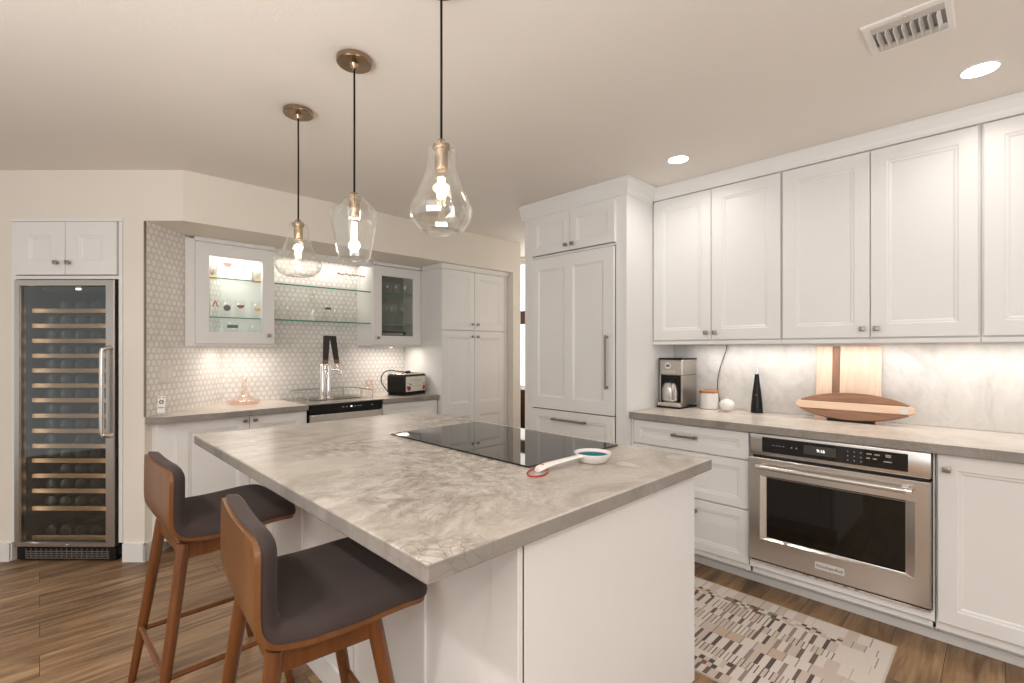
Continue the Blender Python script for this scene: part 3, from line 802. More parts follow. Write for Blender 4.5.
# ------------------------------------------------------------------ rug
def make_rug():
    cols = {'cream': (.70, .63, .57), 'pink': (.60, .50, .44), 'tan': (.55, .42, .33), 'brown': (.17, .115, .10), 'dark': (.10, .08, .075), 'mauve': (.32, .245, .22), 'rust': (.27, .115, .075), 'green': (.25, .26, .19), 'edge': (.60, .52, .43)}
    def wool(k, c):
        m, nt, bb = new_mat('wool_'+k)
        v = coords(nt); f = noise(nt, v, 260, 2); g = noise(nt, v, 12, 3)
        cc = mixc(nt, f, tuple(x*.78 for x in c), tuple(min(1, x*1.16) for x in c)); cc = mixc(nt, math_(nt, 'MULTIPLY', g, .25), cc, tuple(x*.8 for x in c))
        L(nt, cc, bb.inputs['Base Color']); bb.inputs['Roughness'].default_value = .95
        bump(nt, bb, f, .3, .003); return m
    names = list(cols); idx = {k: i for i, k in enumerate(names)}
    mats = [wool(k, cols[k]) for k in names]
    W_, Ln = .79, 1.55; bm = bmesh.new(); z = .008
    def face(x0, y0, x1, y1, k, zz=z):
        vs = [bm.verts.new(p) for p in ((x0, y0, zz), (x1, y0, zz), (x1, y1, zz), (x0, y1, zz))]
        f = bm.faces.new(vs); f.material_index = idx[k]
    rnd = random.Random(21)
    # body: slab
    def slab(x0, y0, x1, y1, z0, z1, k):
        vs = [bm.verts.new(p) for p in ((x0,y0,z0),(x1,y0,z0),(x1,y1,z0),(x0,y1,z0),(x0,y0,z1),(x1,y0,z1),(x1,y1,z1),(x0,y1,z1))]
        for q in ((3,2,1,0),(0,1,5,4),(1,2,6,5),(2,3,7,6),(3,0,4,7)):
            f = bm.faces.new([vs[i] for i in q]); f.material_index = idx[k]
    slab(0, 0, W_, Ln, .0005, z, 'edge')
    e = .008
    # selvedges
    face(0, 0, W_, e, 'edge'); face(0, Ln-e, W_, Ln, 'edge'); face(0, e, e, Ln-e, 'edge'); face(W_-e, e, W_, Ln-e, 'edge')
    bands = [.05, .085, .065, .09, .07, .085, .06, .09, .06, .085]
    tot = sum(bands); sc = (W_-2*e)/tot; x = e
    def style(bi, y):
        if y < .16: return 'plain'
        k = int((y-.16)/.27)
        tab = [['plain', 'bars', 'thin', 'bars', 'block', 'bars', 'thin', 'bars', 'checks', 'plain'], ['bars', 'checks', 'thin', 'bars', 'block', 'thin', 'bars', 'thin', 'greens', 'plain'],
               ['plain', 'greens', 'checks', 'thin', 'bars', 'thin', 'block', 'bars', 'checks', 'plain'], ['bars', 'checks', 'bars', 'thin', 'bars', 'thin', 'dense', 'thin', 'bars', 'plain'],
               ['block', 'bars', 'thin', 'dense', 'thin', 'dense', 'dense', 'thin', 'bars', 'plain'], ['plain', 'bars', 'thin', 'dense', 'thin', 'bars', 'thin', 'block', 'bars', 'plain']]
        return tab[min(k, 5)][bi]
    for bi, bw in enumerate(bands):
        bw *= sc; y = e
        while y < Ln-e-1e-6:
            s_ = style(bi, y)
            def seg(w, k):
                nonlocal y
                y1 = min(y+w, Ln-e)
                if y1 > y+1e-6: face(x, y, x+bw, y1, k)
                y = y1
            if s_ == 'plain':
                seg(rnd.uniform(.03, .05), rnd.choice(['cream', 'cream', 'pink'])); 
                if rnd.random() < .6: seg(.004, rnd.choice(['mauve', 'pink', 'tan']))
            elif s_ == 'bars': seg(rnd.uniform(.022, .036), rnd.choice(['cream', 'pink', 'cream'])); seg(rnd.uniform(.013, .019), rnd.choice(['brown', 'brown', 'dark', 'mauve']))
            elif s_ == 'dense': seg(.009, 'pink'); seg(.012, 'brown')
            elif s_ == 'thin': seg(rnd.uniform(.010, .018), rnd.choice(['cream', 'pink'])); seg(.0045, rnd.choice(['dark', 'green', 'brown']))
            elif s_ == 'block': seg(rnd.uniform(.035, .06), rnd.choice(['pink', 'tan', 'cream', 'cream'])); seg(.005, 'mauve')
            else:
                rows = 3; w = .021; y1 = min(y+w, Ln-e)
                for r in range(rows):
                    if s_ == 'checks': k = rnd.choice(['cream', 'dark', 'tan', 'cream', 'rust', 'pink']) if (r+int(y/w)) % 2 else rnd.choice(['cream', 'pink'])
                    else: k = rnd.choice(['green', 'green', 'rust', 'cream']) if (r+int(y/w)) % 2 else rnd.choice(['green', 'cream', 'dark'])
                    face(x+bw*r/rows, y, x+bw*(r+1)/rows, y1, k)
                y = y1
        x += bw
    me = bpy.data.meshes.new('runner_rug'); bm.normal_update(); bm.to_mesh(me); bm.free()
    for m in mats: me.materials.append(m)
    o = bpy.data.objects.new('runner_rug', me); C.objects.link(o); o.location = (1.92, .335, 0)
    tag(o, 'cream runner rug with brown, rust and green blocks on the floor before the oven', 'rug')
make_rug()

# ------------------------------------------------------------------ wine fridge in the diagonal wall
def D3(y): return 1.32+(349.5-y)*3.012/483          # height on the diagonal wall of a level read off the photograph
wfx0, wfx1 = -.804, -.167
wf_ = thing('wine_fridge', 'tall steel-framed wine fridge with dark glass door built into the diagonal wall', 'wine fridge', (CX, CYY, 0), RZD)
zt, zb = D3(280), D3(546)
b = MB(); b.box(wfx0+.01, .02, .03, wfx0+.022, .58, zt-.004); b.box(wfx1-.022, .02, .03, wfx1-.01, .58, zt-.004); b.box(wfx0+.01, .58, .03, wfx1-.01, .60, zt-.004)
b.box(wfx0+.01, .02, zt-.016, wfx1-.01, .58, zt-.004); b.box(wfx0+.01, .02, .085, wfx1-.01, .58, .10); b.build('cabinet_body', DARK, wf_)
b = MB()
gx0, gx1, gz0, gz1 = wfx0+.037, wfx1-.064, D3(541.5), D3(286.5)
b.rings([rct(wfx0, zb, wfx1-.008, zt, .018), rct(wfx0, zb, wfx1-.008, zt, -.018), rct(wfx0+.004, zb+.004, wfx1-.012, zt-.004, -.022), rct(gx0-.004, gz0-.004, gx1+.004, gz1+.004, -.022), rct(gx0, gz0, gx1, gz1, -.012), rct(gx0, gz0, gx1, gz1, .018)], closed=True)
wd_ = b.build('door_frame', STEELD, wf_)
MB().box(gx0, -.006, gz0, gx1, .0, gz1).build('glass', SMOKED, wd_)
b = MB(); hx = wfx1-.052
zh0, zh1 = D3(433), D3(350)
b.tube([(hx+.022, -.02, zh1+.016), (hx+.020, -.036, zh1+.014), (hx+.008, -.054, zh1+.004), (hx+.001, -.060, zh1-.02), (hx, -.060, (zh0+zh1)/2), (hx+.001, -.060, zh0+.02), (hx+.008, -.054, zh0-.004), (hx+.020, -.036, zh0-.012), (hx+.022, -.02, zh0-.014)], .0135, 14, False, 4)
b.build('handle', STEEL, wd_, True)
MB().lathe([(.008, -.026), (.008, -.02)], ((wfx0+wfx1)/2+.015, 0, D3(544)), 16, ax='y').build('lock', CHROME, wd_)
# toe grille
b = MB(); b.box(wfx0+.004, -.004, .012, wfx1-.012, .02, zb-.008); gr = b.build('toe_grille', BLACK, wf_)
b = MB()
for k in range(17):
    xx = wfx0+.06+k*.032
    b.box(xx, -.008, .018, xx+.004, -.004, zb-.014)
for zz in (.018, .032, .046, .060): b.box(wfx0+.06, -.008, zz, wfx1-.05, -.004, zz+.005)
b.build('slat', STEELD, gr)
b = MB(); b.box(-.72, .08, zt-.06, -.30, .2, zt-.03); pnl = b.build('control_strip', DARK, wf_)
MB().box(wfx0+.30, .075, zt-.052, wfx0+.33, .08, zt-.040).build('led', LEDSPOT, pnl)
RY = [310.7, 325.8, 340.8, 355.8, 370.6, 385.6, 400.3, 415.8, 430.9, 446, 460.7, 475.8, 491, 508.5, 537.8]
words = ['top', 'second', 'third', 'fourth', 'fifth', 'sixth', 'seventh', 'eighth', 'ninth', 'tenth', 'eleventh', 'twelfth', 'thirteenth', 'fourteenth', 'bottom']
pos = ['leftmost', 'second from the left', 'middle', 'second from the right', 'rightmost']
def bottle_mesh():
    return MB().lathe([(.0, .0), (.030, .0), (.0375, .004), (.0375, .18), (.034, .205), (.018, .235), (.0145, .25), (.0145, .298), (.0155, .30), (.0155, .305), (0, .305)], (0, 0, 0), 18, ax='y').build('wine_bottle', BOTTLE, None, True)
bot = bottle_mesh(); first = True
ca, sa = math.cos(RZD), math.sin(RZD)
def Dw(x, y, z): return (CX+ca*x-sa*y, CYY+sa*x+ca*y, z)
rk = None
for i, ry in enumerate(RY):
    zz = 1.32+(349.5-ry)*3.09/483
    if rk is None:
        m = MB(); m.box(wfx0+.018, .070, -.0135, gx1+.012, .088, .0135, .003); rk = m.build('rack', RACK, wf_)
        wb_ = MB()
        for k in range(6): wb_.box(wfx0+.06+k*.1, .089, -.012, wfx0+.075+k*.1, .50, -.004)
        wb_.box(wfx0+.056, .40, -.012, gx1+.01, .415, -.004)
        rw = wb_.build('rack_wires', STEELD, rk)
        r_ = rk
    else:
        r_ = rk.copy(); C.objects.link(r_); q = rw.copy(); C.objects.link(q); q.parent = r_
    r_.location = (0, 0, zz)
    for k in range(5):
        if (i*7+k*3) % 11 == 0: continue
        o = bot if first else bot.copy()
        if not first: C.objects.link(o)
        first = False
        o.location = Dw(wfx0+.11+k*.098, .10, zz-.004+.0375); o.rotation_euler = (0, 0, RZD)
        tag(o, 'dark wine bottle, %s on the %s rack of the wine fridge' % (pos[k], words[i]), 'bottle', 'wine bottles in the wine fridge')
for sx in (-1, 1):
    area('fridge_interior_light', Dw((gx0+gx1)/2+sx*.262, .016, .92), (PI/2, 0, RZD+sx*math.radians(50)), .012, 1.5, .9, (1, .97, .92))
# cabinet over it
oc = thing('overhead_cabinet', 'small white two-door cabinet above the wine fridge', 'cabinet', (CX, CYY, 0), RZD)
b = MB(); zc0, zc1 = D3(275), D3(222.5)
b.box(-.836, .0, zc1+.004, -.138, .5, 2.134); b.box(-.844, -.010, zc1+.006, -.132, .0, D3(218.5), .002)
b.box(-.836, -.004, .118, wfx0-.004, .5, zc1+.004); b.box(wfx1+.006, -.004, .118, -.138, .5, zc1+.004)
b.box(wfx0-.004, -.002, zt+.006, wfx1+.006, .4, zc0-.004); b.build('carcass', WHITE, oc)
wc = (wfx1-wfx0)/2
door_part(oc, wfx0, zc0, wc-.002, zc1-zc0, (wfx0+wc-.045, zc0+.072), st=.085, y=-.018)
door_part(oc, wfx0+wc+.002, zc0, wc-.002, zc1-zc0, (wfx0+wc+.030, zc0+.072), st=.085, y=-.018)

# ------------------------------------------------------------------ bar base cabinets
YF = 3.722; ZB = .8995
bc = thing('bar_base_cabinet', 'white two-door base cabinet left of the beer dispenser', 'cabinet', (0, YF, 0))
b = MB(); b.box(.60, .021, .10, 1.455, .53, .857); b.prism([(.536, .018), (.60, .018), (.60, .30), (.59, .22), (.50, .10)], 'z', .10, .857); b.box(.64, .07, 0, 1.455, .09, .1); b.build('carcass', WHITE, bc)
door_part(bc, .628, .125, .427, .728, (1.025, .824), st=.065)
door_part(bc, 1.059, .125, .396, .728, (1.090, .824), st=.065)
b = MB(); b.prism([(CX+.003, CYY-.003), (.560, 3.660), (1.458, 3.692), (1.458, YB-.002), (CX+.522, YB-.002)], 'z', .8585, ZB, .003)
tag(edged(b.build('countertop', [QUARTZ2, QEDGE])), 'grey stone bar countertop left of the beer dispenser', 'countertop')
kc = thing('narrow_base_cabinet', 'white base cabinet right of the beer dispenser under the toaster', 'cabinet', (0, YF, 0))
b = MB(); b.box(2.090, .021, .10, 2.664, .53, .857); b.box(2.09, .07, 0, 2.664, .09, .1); b.build('carcass', WHITE, kc)
MB().door(2.094, .70, .566, .153, .02, .04).build('drawer', WHITE, kc); door_part(kc, 2.094, .125, .566, .568, (2.125, .64))
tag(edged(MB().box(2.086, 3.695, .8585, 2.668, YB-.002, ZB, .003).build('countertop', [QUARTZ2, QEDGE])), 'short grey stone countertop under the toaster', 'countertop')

# ------------------------------------------------------------------ kegerator
kg = thing('beer_dispenser', 'black and steel beer dispenser with a two-tap tower, built into the bar', 'beer dispenser', (1.77, 3.70, 0))
hwk = .303
b = MB(); b.box(-hwk, .02, .02, hwk, .545, .893); b.build('body', BLACK, kg)
b = MB(); b.box(-hwk, -.012, .822, hwk, .02, .893, .004); cs = b.build('control_strip', BLACKM, kg)
for x in (-.05, -.02, .05, .08, .10, .2): MB().box(x, -.0135, .862, x+.016, -.012, .866).build('key_legend', GREYINK, cs)
MB().box(.02, -.014, .860, .034, -.012, .868).build('readout', LED, cs)
MB().box(-hwk, -.014, .10, hwk, .02, .818, .004).build('door', STEEL, kg)
MB().box(-hwk-.002, -.012, .8935, hwk+.002, .548, .906, .004).build('top_plate', STEELD, kg)
b = MB(); b.box(-.20, .16, .906, .20, .36, .909, .001); b.build('drip_tray', BLACKM, kg)
b = MB()
for k in range(14): b.box(-.19+k*.028, .17, .909, -.18+k*.028, .35, .911)
b.build('drip_grate', STEELD, kg)
# guard rail
b = MB(); zr = .975
pts = [(-.275, .10, zr), (-.285, .24, zr), (-.285, .42, zr), (-.262, .485, zr), (-.20, .505, zr), (0, .51, zr), (.20, .505, zr), (.262, .485, zr), (.285, .42, zr), (.285, .24, zr), (.275, .10, zr)]
b.tube(pts, .0048, 10, False, 4)
for p in ((-.275, .10), (.275, .10), (-.285, .33), (.285, .33), (-.2, .505), (.2, .505)): b.tube([(p[0], p[1], .906), (p[0], p[1], zr)], .004, 8)
b.build('guard_rail', STEELD, kg, True)
tx, ty = -.055, .285
b = MB(); b.lathe([(.066, .906), (.066, .912), (.054, .918)], (tx, ty, 0), 32); b.build('tower_flange', CHROME, kg, True)
b = MB()
for s_ in (-1, 1): b.lathe([(.0235, .914), (.0235, 1.185), (.021, 1.196), (.002, 1.199)], (tx+s_*.0245, ty, 0), 28)
tc = b.build('tower', CHROME, kg, True)
for (ox, dx, dy, ln) in ((-.0245, -.10, -.995, -.01), (.0245, .86, -.51, .034)):
    fx, fy = tx+ox, ty
    b = MB(); b.tube([(fx+dx*.015, fy+dy*.015, 1.150), (fx+dx*.075, fy+dy*.075, 1.150), (fx+dx*.095, fy+dy*.095, 1.140), (fx+dx*.108, fy+dy*.108, 1.092)], [.012, .011, .011, .008], 12)
    b.lathe([(.011, 1.148), (.013, 1.162), (.007, 1.172), (.007, 1.205)], (fx+dx*.066, fy+dy*.066, 0), 14)
    fc = b.build('faucet', CHROME, kg, True)
    lean = Matrix.Translation((fx+dx*.066, fy+dy*.066, 1.20)) @ Matrix.Rotation(-.42, 4, 'Z') @ Matrix(((1, 0, -ln/.24, 0), (0, 1, .05, 0), (0, 0, 1, 0), (0, 0, 0, 1)))
    m = MB(); m.rings([[(-.021, -.018, 0), (.021, -.018, 0), (.021, .010, 0), (-.021, .010, 0)], [(-.027, -.020, .235), (.027, -.020, .235), (.027, .010, .235), (-.027, .010, .235)]]).xf(lean)
    h_ = m.build('tap_handle', TAPEDGE, fc)
    m = MB(); m.rings([[(-.020, -.0225, .035), (.020, -.0225, .035), (.020, -.018, .035), (-.020, -.018, .035)], [(-.0255, -.0240, .234), (.0255, -.0240, .234), (.0255, -.019, .234), (-.0255, -.019, .234)]]).xf(lean).build('handle_face', TAPWOOD, h_)

# ------------------------------------------------------------------ bar counter things
rm = thing('remote_control', 'small white remote in a clear stand at the left end of the bar counter', 'remote', (.552, 3.775, ZB+.0005), RZD+.35)
T3 = Matrix.Rotation(math.radians(-12), 4, 'X')
MB().box(-.022, 0, .012, .022, .012, .125, .004).xf(T3).build('case', CERAMIC, rm)
b = MB(); b.lathe([(.013, -.0015), (.013, .001)], (0, 0, .085), 20, ax='y')
for (x, z) in ((-.011, .113), (.011, .113), (-.011, .048), (.011, .048), (0, .048)): b.lathe([(.004, -.0015), (.004, .001)], (x, 0, z), 10, ax='y')
b.xf(T3).build('button', INK, rm)
b = MB(); b.lathe([(.006, -.0025), (.006, -.001)], (0, 0, .085), 16, ax='y'); b.xf(T3).build('centre_button', CERAMIC, rm)
b = MB(); b.box(-.03, -.025, 0, .03, .05, .004); b.box(-.03, .042, .004, .03, .046, .10); b.box(-.03, -.025, .004, .03, -.021, .022); b.build('stand', CLEAR, rm)
dc = thing('decanter', 'wide-based pale pink glass decanter on the left bar counter', 'decanter', (1.135, 4.13, ZB+.0005))
MB().lathe([(.03, 0), (.085, .002), (.112, .012), (.118, .022), (.110, .032), (.080, .042), (.045, .058), (.026, .085), (.019, .12), (.017, .165), (.021, .19), (.027, .198)], (0, 0, 0), 40, True, False).build('body', PINKGLASS, dc, True)
MB().lathe([(.104, .010), (.1165, .0195), (.1185, .024), (.115, .029), (.108, .024)], (0, 0, 0), 40, True, True).build('base_rim', PINKGLASS, dc, True)
gv = thing('glass_goblet', 'small pale glass goblet on the bar between beer dispenser and toaster', 'glass', (2.20, 4.16, ZB+.0005))
MB().lathe([(.032, 0), (.032, .003), (.006, .007), (.005, .05), (.02, .06), (.036, .08), (.040, .11), (.034, .14)], (0, 0, 0), 24, True, False).build('bowl', PINKGLASS, gv, True)
# outlet plate on the mosaic return wall
ou = thing('outlet_plate', 'white outlet plate on the mosaic wall at the left end of the bar', 'outlet', (CX+.125, CYY+.125, 1.10), PI/4)
MB().box(-.058, -.006, 0, .058, -.0003, .118, .003).build('plate', CREAM, ou)
b = MB()
for x in (-.028, .028): b.box(x-.017, -.0075, .025, x+.017, -.006, .093, .001)
b.build('insert', TRIM, ou)

# toaster
to = thing('toaster', 'black toaster with a pale front panel printed with berries', 'toaster', (2.340, 3.785, ZB+.0005), math.radians(16)); to.scale = (1.11, 1.08, 1.1)
b = MB(); b.box(.004, .0, .012, .292, .20, .172, .022, 4); b.box(.012, .01, 0, .284, .19, .014, .003); b.build('body', BLACK, to, True)
MB().box(.012, .012, .168, .284, .188, .181, .006, 3).build('top_plate', STEEL, to, True)
b = MB()
for y in (.06, .115): b.box(.05, y, .1795, .246, y+.026, .1825)
b.build('slot', BLACK, to)
fp = MB().box(.026, -.004, .032, .270, .003, .156, .003).build('front_panel', CREAM, to)
b = MB()
rnd = random.Random(3)
for cx_ in (.058,):
    for k in range(9):
        b.lathe([(.0001, -.0062), (.010, -.0055), (.010, -.004)], (cx_+rnd.uniform(-.016, .016), 0, .058+rnd.uniform(-.012, .016)), 12, ax='y')
b.build('berry_print', MAROON, fp)
b = MB()
for k in range(6): b.lathe([(.0001, -.0062), (.012, -.0055), (.012, -.004)], (.242+rnd.uniform(-.010, .010), 0, .060+rnd.uniform(-.010, .012)), 12, ax='y')
b.build('strawberry_print', REDINK, fp)
b = MB()
for (x, z, a) in ((.058, .090, .4), (.075, .086, -.5), (.243, .088, .2), (.232, .086, .9)):
    b.prism([(x, z), (x+.014*math.cos(a), z+.010*math.sin(a)), (x+.02*math.cos(a+.7), z+.016*math.sin(a+.7)), (x+.004, z+.012)], 'y', -.006, -.004)
b.build('leaf_print', GREENINK, fp)
b = MB(); 
for (x0_, x1_, z) in ((.07, .21, .128), (.09, .20, .118), (.11, .18, .100), (.095, .215, .075)): b.box(x0_, -.0052, z, x1_, -.004, z+.0022)
b.build('print_lines', GREY, fp)
b = MB(); b.tube([(.14, .105, .189), (.10, .15, .196), (.03, .19, .205), (-.035, .20, .18), (-.072, .18, .12), (-.062, .13, .05), (-.02, .12, .012), (.01, .12, .008)], .0042, 10, False, 5)
b.build('cord', CORD, to, True)
b = MB(); b.box(.125, .075, .183, .165, .098, .200, .004); b.build('plug', CORD, to)

# ------------------------------------------------------------------ glass-front wall cabinets
YG = 4.0; ZG0, ZG1 = 1.355, 2.084
def glass_cab(name, label, xa, xb, inner, kx, xl=None):
    t = thing(name, label, 'cabinet', (0, YG, 0))
    xl = xa if xl is None else xl
    dp = YB-YG-.003; b = MB()
    b.box(xa, .021, ZG0, xa+.018, dp, ZG1+.02); b.box(xb-.018, .021, ZG0, xb, dp, ZG1+.02); b.box(xa+.018, .021, ZG0, xb-.018, dp, ZG0+.018); b.box(xa+.018, .021, ZG1+.004, xb-.018, dp, ZG1+.02)
    b.box(xa, .0, ZG0-.010, xb, .02, ZG0+.002); b.box(xa-.004, -.014, ZG1+.006, xb+.002, .021, SO-.002, .003)
    if xl < xa: b.prism([(xl, .004), (xa, .004), (xa, .07), (xl+.012, .02)], 'z', ZG0-.01, ZG1+.02)
    b.build('carcass', WHITE, t)
    MB().box(xa+.018, dp-.012, ZG0+.018, xb-.018, dp-.001, ZG1+.004).build('interior_back', inner, t)
    d = MB().frame(xa+.002, ZG0+.006, xb-xa-.004, ZG1-ZG0-.004, .02, .088).build('door', WHITE, t)
    MB().box(xa+.085, .008, ZG0+.09, xb-.085, .012, ZG1-.082).build('pane', PANE, d)
    knob(d, kx, ZG0+.072)
    for z in (1.556, 1.843):
        g = MB().box(xa+.0185, .03, z-.004, xb-.0185, dp-.013, z+.004).build('glass_shelf', SHELFGLASS, t)
        MB().box(xa+.0185, .027, z-.004, xb-.0185, .0298, z+.004).build('shelf_edge', GREENEDGE, g)
    return t
glass_cab('glass_front_cabinet', 'lit white glass-front cabinet left of the open glass shelves', .784, 1.316, WHITE, 1.27, .726)
glass_cab('glass_front_cabinet', 'unlit white glass-front cabinet between the open shelves and the pantry', 2.156, 2.668, DARKG, 2.200)
# open glass shelves between them
for z, lb in ((1.843, 'upper open glass shelf with green edge above the bar'), (1.556, 'lower open glass shelf with green edge above the bar taps')):
    t = thing('glass_shelf', lb, 'shelf', (0, 0, z), 0, 'open glass shelves')
    MB().box(1.318, 4.043, -.005, 2.154, YB-.002, .005).build('shelf_pane', SHELFGLASS, t)
    MB().box(1.318, 4.039, -.005, 2.154, 4.0428, .005).build('shelf_edge', GREENEDGE, t)
    b = MB()
    for x in (1.34, 2.10): b.lathe([(.008, -.018), (.008, -.0055)], (x, 4.22, 0), 12)
    b.build('shelf_pin', CHROME, t)
b = MB(); b.box(1.318, 4.03, 2.068, 2.154, 4.045, SO-.001); struct(b.build('trim_4', WHITE))
pk = thing('puck_light', 'small puck light under the right glass-front cabinet', 'light', (2.40, 4.14, 1.336))
MB().lathe([(.0, 0), (.032, 0), (.034, .004), (.034, .012)], (0, 0, 0), 20).build('housing', LGREY, pk, True); MB().lathe([(.0, -.001), (.024, -.001), (.024, 0)], (0, 0, 0), 20).build('lens', CREAM, pk)

# glassware
def pint(name, label, x, y, z, r, h, m, print_=None, pz=.5, ps=.02, cat='glass', group=None):
    t = thing(name, label, cat, (x, y, z+.0045), 0, group)
    solid = m is SPECKLE
    pr = [(r*.72, 0), (r*.78, .004), (r, h), (r*.96, h), (r*.72, .012), (.001, .010)] if solid else [(r*.001, .003), (r*.74, 0), (r*.80, .004), (r, h)]
    MB().lathe(pr, (0, 0, 0), 24, True, solid).build('body', m, t, True)
    if print_:
        b = MB(); kind, mm = print_
        rr_ = r*(.78+.22*pz)+.0008
        if kind == 'disc': b.lathe([(.0001, -rr_-.0006), (ps, -rr_*.985), (ps, -rr_*.95)], (0, 0, h*pz), 16, ax='y').xf(Matrix.Identity(4))
        elif kind == 'bowl': b.prism([(-ps, h*pz+ps*.5), (ps, h*pz+ps*.5), (ps*.8, h*pz), (ps*.3, h*pz-ps*.4), (-ps*.3, h*pz-ps*.4), (-ps*.8, h*pz)], 'y', -rr_-.001, -rr_*.93)
        elif kind == 'A': 
            b.prism([(-ps, h*pz-ps), (-ps*.55, h*pz-ps), (0, h*pz+ps*.5), (ps*.55, h*pz-ps), (ps, h*pz-ps), (ps*.2, h*pz+ps), (-ps*.2, h*pz+ps)], 'y', -rr_-.001, -rr_*.95)
        elif kind == 'band': b.box(-ps*1.5, -rr_-.001, h*pz-ps*.5, ps*1.5, -rr_*.9, h*pz+ps*.5)
        elif kind == 'tall': b.prism([(-ps*.3, h*pz-ps*1.4), (ps*.2, h*pz-ps*1.2), (ps*.4, h*pz), (ps*.2, h*pz+ps*1.5), (-ps*.2, h*pz+ps*1.2), (-ps*.1, h*pz)], 'y', -rr_-.001, -rr_*.93)
        b.build('print', mm, t)
    return t
yg = 4.15; G = 'cups in the lit glass-front cabinet'
z1_, z2_, z3_ = ZG0+.014, 1.556, 1.843
pint('tumbler', 'grey patterned tumbler at the left of the top shelf in the lit cabinet', .915, yg, z3_, .047, .125, SPECKLE, ('band', ORANGE), .10, .02, 'tumbler', G)
pint('tumbler', 'grey patterned tumbler at the right of the top shelf in the lit cabinet', 1.235, yg, z3_, .047, .125, SPECKLE, ('band', ORANGE), .10, .02, 'tumbler', G)
pint('pint_glass', 'clear glass with a red bowl-shaped emblem on the top shelf of the lit cabinet', 1.015, yg, z3_, .042, .14, CLEAR, ('bowl', REDINK), .78, .034, 'glass', G)
pint('pint_glass', 'clear glass with a thin orange figure on the top shelf of the lit cabinet', 1.125, yg, z3_, .042, .14, CLEAR, ('tall', ORANGE), .62, .028, 'glass', G)
pint('pint_glass', 'clear glass with a red letter A on the middle shelf of the lit cabinet', .935, yg, z2_, .038, .14, CLEAR, ('A', REDINK), .72, .022, 'glass', G)
pint('pint_glass', 'clear glass with a round dark grey emblem on the middle shelf of the lit cabinet', 1.000, yg-.055, z2_, .038, .14, CLEAR, ('disc', INK), .50, .024, 'glass', G)
pint('pint_glass', 'clear glass with a red oval emblem on the middle shelf of the lit cabinet', 1.105, yg, z2_, .042, .14, CLEAR, ('bowl', MAROON), .62, .028, 'glass', G)
pint('pint_glass', 'clear glass with an orange emblem on the middle shelf of the lit cabinet', 1.225, yg, z2_, .042, .14, CLEAR, ('bowl', ORANGE), .50, .026, 'glass', G)
pint('jar', 'square-shouldered clear jar with a black label on the lowest shelf of the lit cabinet', 1.040, yg-.03, z1_, .052, .15, CLEAR, ('band', INK), .80, .024, 'jar', G)
pint('pint_glass', 'clear glass with a pale violet emblem at the left of the lowest shelf, lit cabinet', .925, yg, z1_, .042, .13, CLEAR, ('disc', VIOLET), .30, .022, 'glass', G)
pint('pint_glass', 'clear glass with a pale violet emblem at the right of the lowest shelf, lit cabinet', 1.205, yg, z1_, .042, .13, CLEAR, ('disc', VIOLET), .30, .022, 'glass', G)
def stem(label, x, y, z, h, r, prn=None, group=None):
    t = thing('wine_glass', label, 'glass', (x, y, z+.0055), 0, group)
    MB().lathe([(r*.85, 0), (r*.85, .002), (.005, .006), (.004, h*.42), (r*.5, h*.48), (r, h*.66), (r*.98, h*.8), (r*.78, h)], (0, 0, 0), 24, True, False).build('bowl', CLEAR, t, True)
    if prn:
        b = MB(); rnd = random.Random(int(x*100))
        for k in range(7):
            px = -.028+k*.009; pz = h*.70+rnd.uniform(-.006, .008)
            b.box(px, -r-.001, pz, px+rnd.uniform(.003, .008), -r*.9, pz+rnd.uniform(.006, .016))
        b.build('print', prn, t)
    return t
for k, (x, lb) in enumerate(((1.895, 'first'), (1.962, 'second'), (2.029, 'third'), (2.096, 'fourth'))):
    stem('clear wine glass with maroon lettering, %s from the left on the upper shelf' % lb, x, 4.13, 1.843, .19, .031, MAROON, 'wine glasses on the upper open shelf')
for k, (x, lb) in enumerate(((1.38, 'leftmost'), (1.46, 'second from left'))):
    pint('highball_glass', 'clear highball glass, %s on the lower open shelf' % lb, x, 4.12, 1.557, .032, .15, CLEAR, None, group='glasses on the lower open shelf')
t = thing('carafe', 'clear glass bottle-shaped carafe on the lower open shelf', 'carafe', (1.655, 4.12, 1.5625))
MB().lathe([(.045, 0), (.052, .006), (.052, .10), (.042, .14), (.022, .18), (.018, .20), (.022, .215)], (0, 0, 0), 28, True, False).build('body', CLEAR, t, True)
MB().lathe([(.010, .20), (.024, .218), (.026, .235), (.014, .25), (.001, .252)], (0, 0, 0), 20).build('stopper', CLEAR, t, True)
pint('pint_glass', 'clear glass with dark lettering beside the carafe on the lower open shelf', 1.757, 4.08, 1.557, .042, .15, CLEAR, ('band', INK), .72, .018)
for k, (x, lb) in enumerate(((1.86, 'third from right'), (1.955, 'second from right'), (2.05, 'rightmost'))):
    pint('highball_glass', 'clear highball glass, %s on the lower open shelf' % lb, x, 4.13, 1.557, .034, .13, CLEAR, None, group='glasses on the lower open shelf')
for k, (x, lb) in enumerate(((2.27, 'leftmost'), (2.36, 'second from left'), (2.45, 'third from left'), (2.55, 'rightmost'))):
    pint('pint_glass', 'clear tumbler, %s on the top shelf of the unlit glass-front cabinet' % lb, x, 4.10, 1.843, .036, .10, CLEAR, None, group='tumblers in the unlit cabinet')
for k, (x, lb) in enumerate(((2.31, 'leftmost'), (2.41, 'middle'), (2.52, 'rightmost'))):
    stem('clear stemmed glass, %s on the middle shelf of the unlit cabinet' % lb, x, 4.10, 1.5555, .20, .044, None, 'stemmed glasses in the unlit cabinet')
t = thing('storage_box', 'black box with pale lettering at the bottom of the unlit glass-front cabinet', 'box', (2.41, 4.075, ZG0+.0185+.065))
MB().box(-.135, 0, 0, .135, .14, .055, .003).build('box_body', BLACK, t)
b = MB(); rnd = random.Random(5); x = -.115
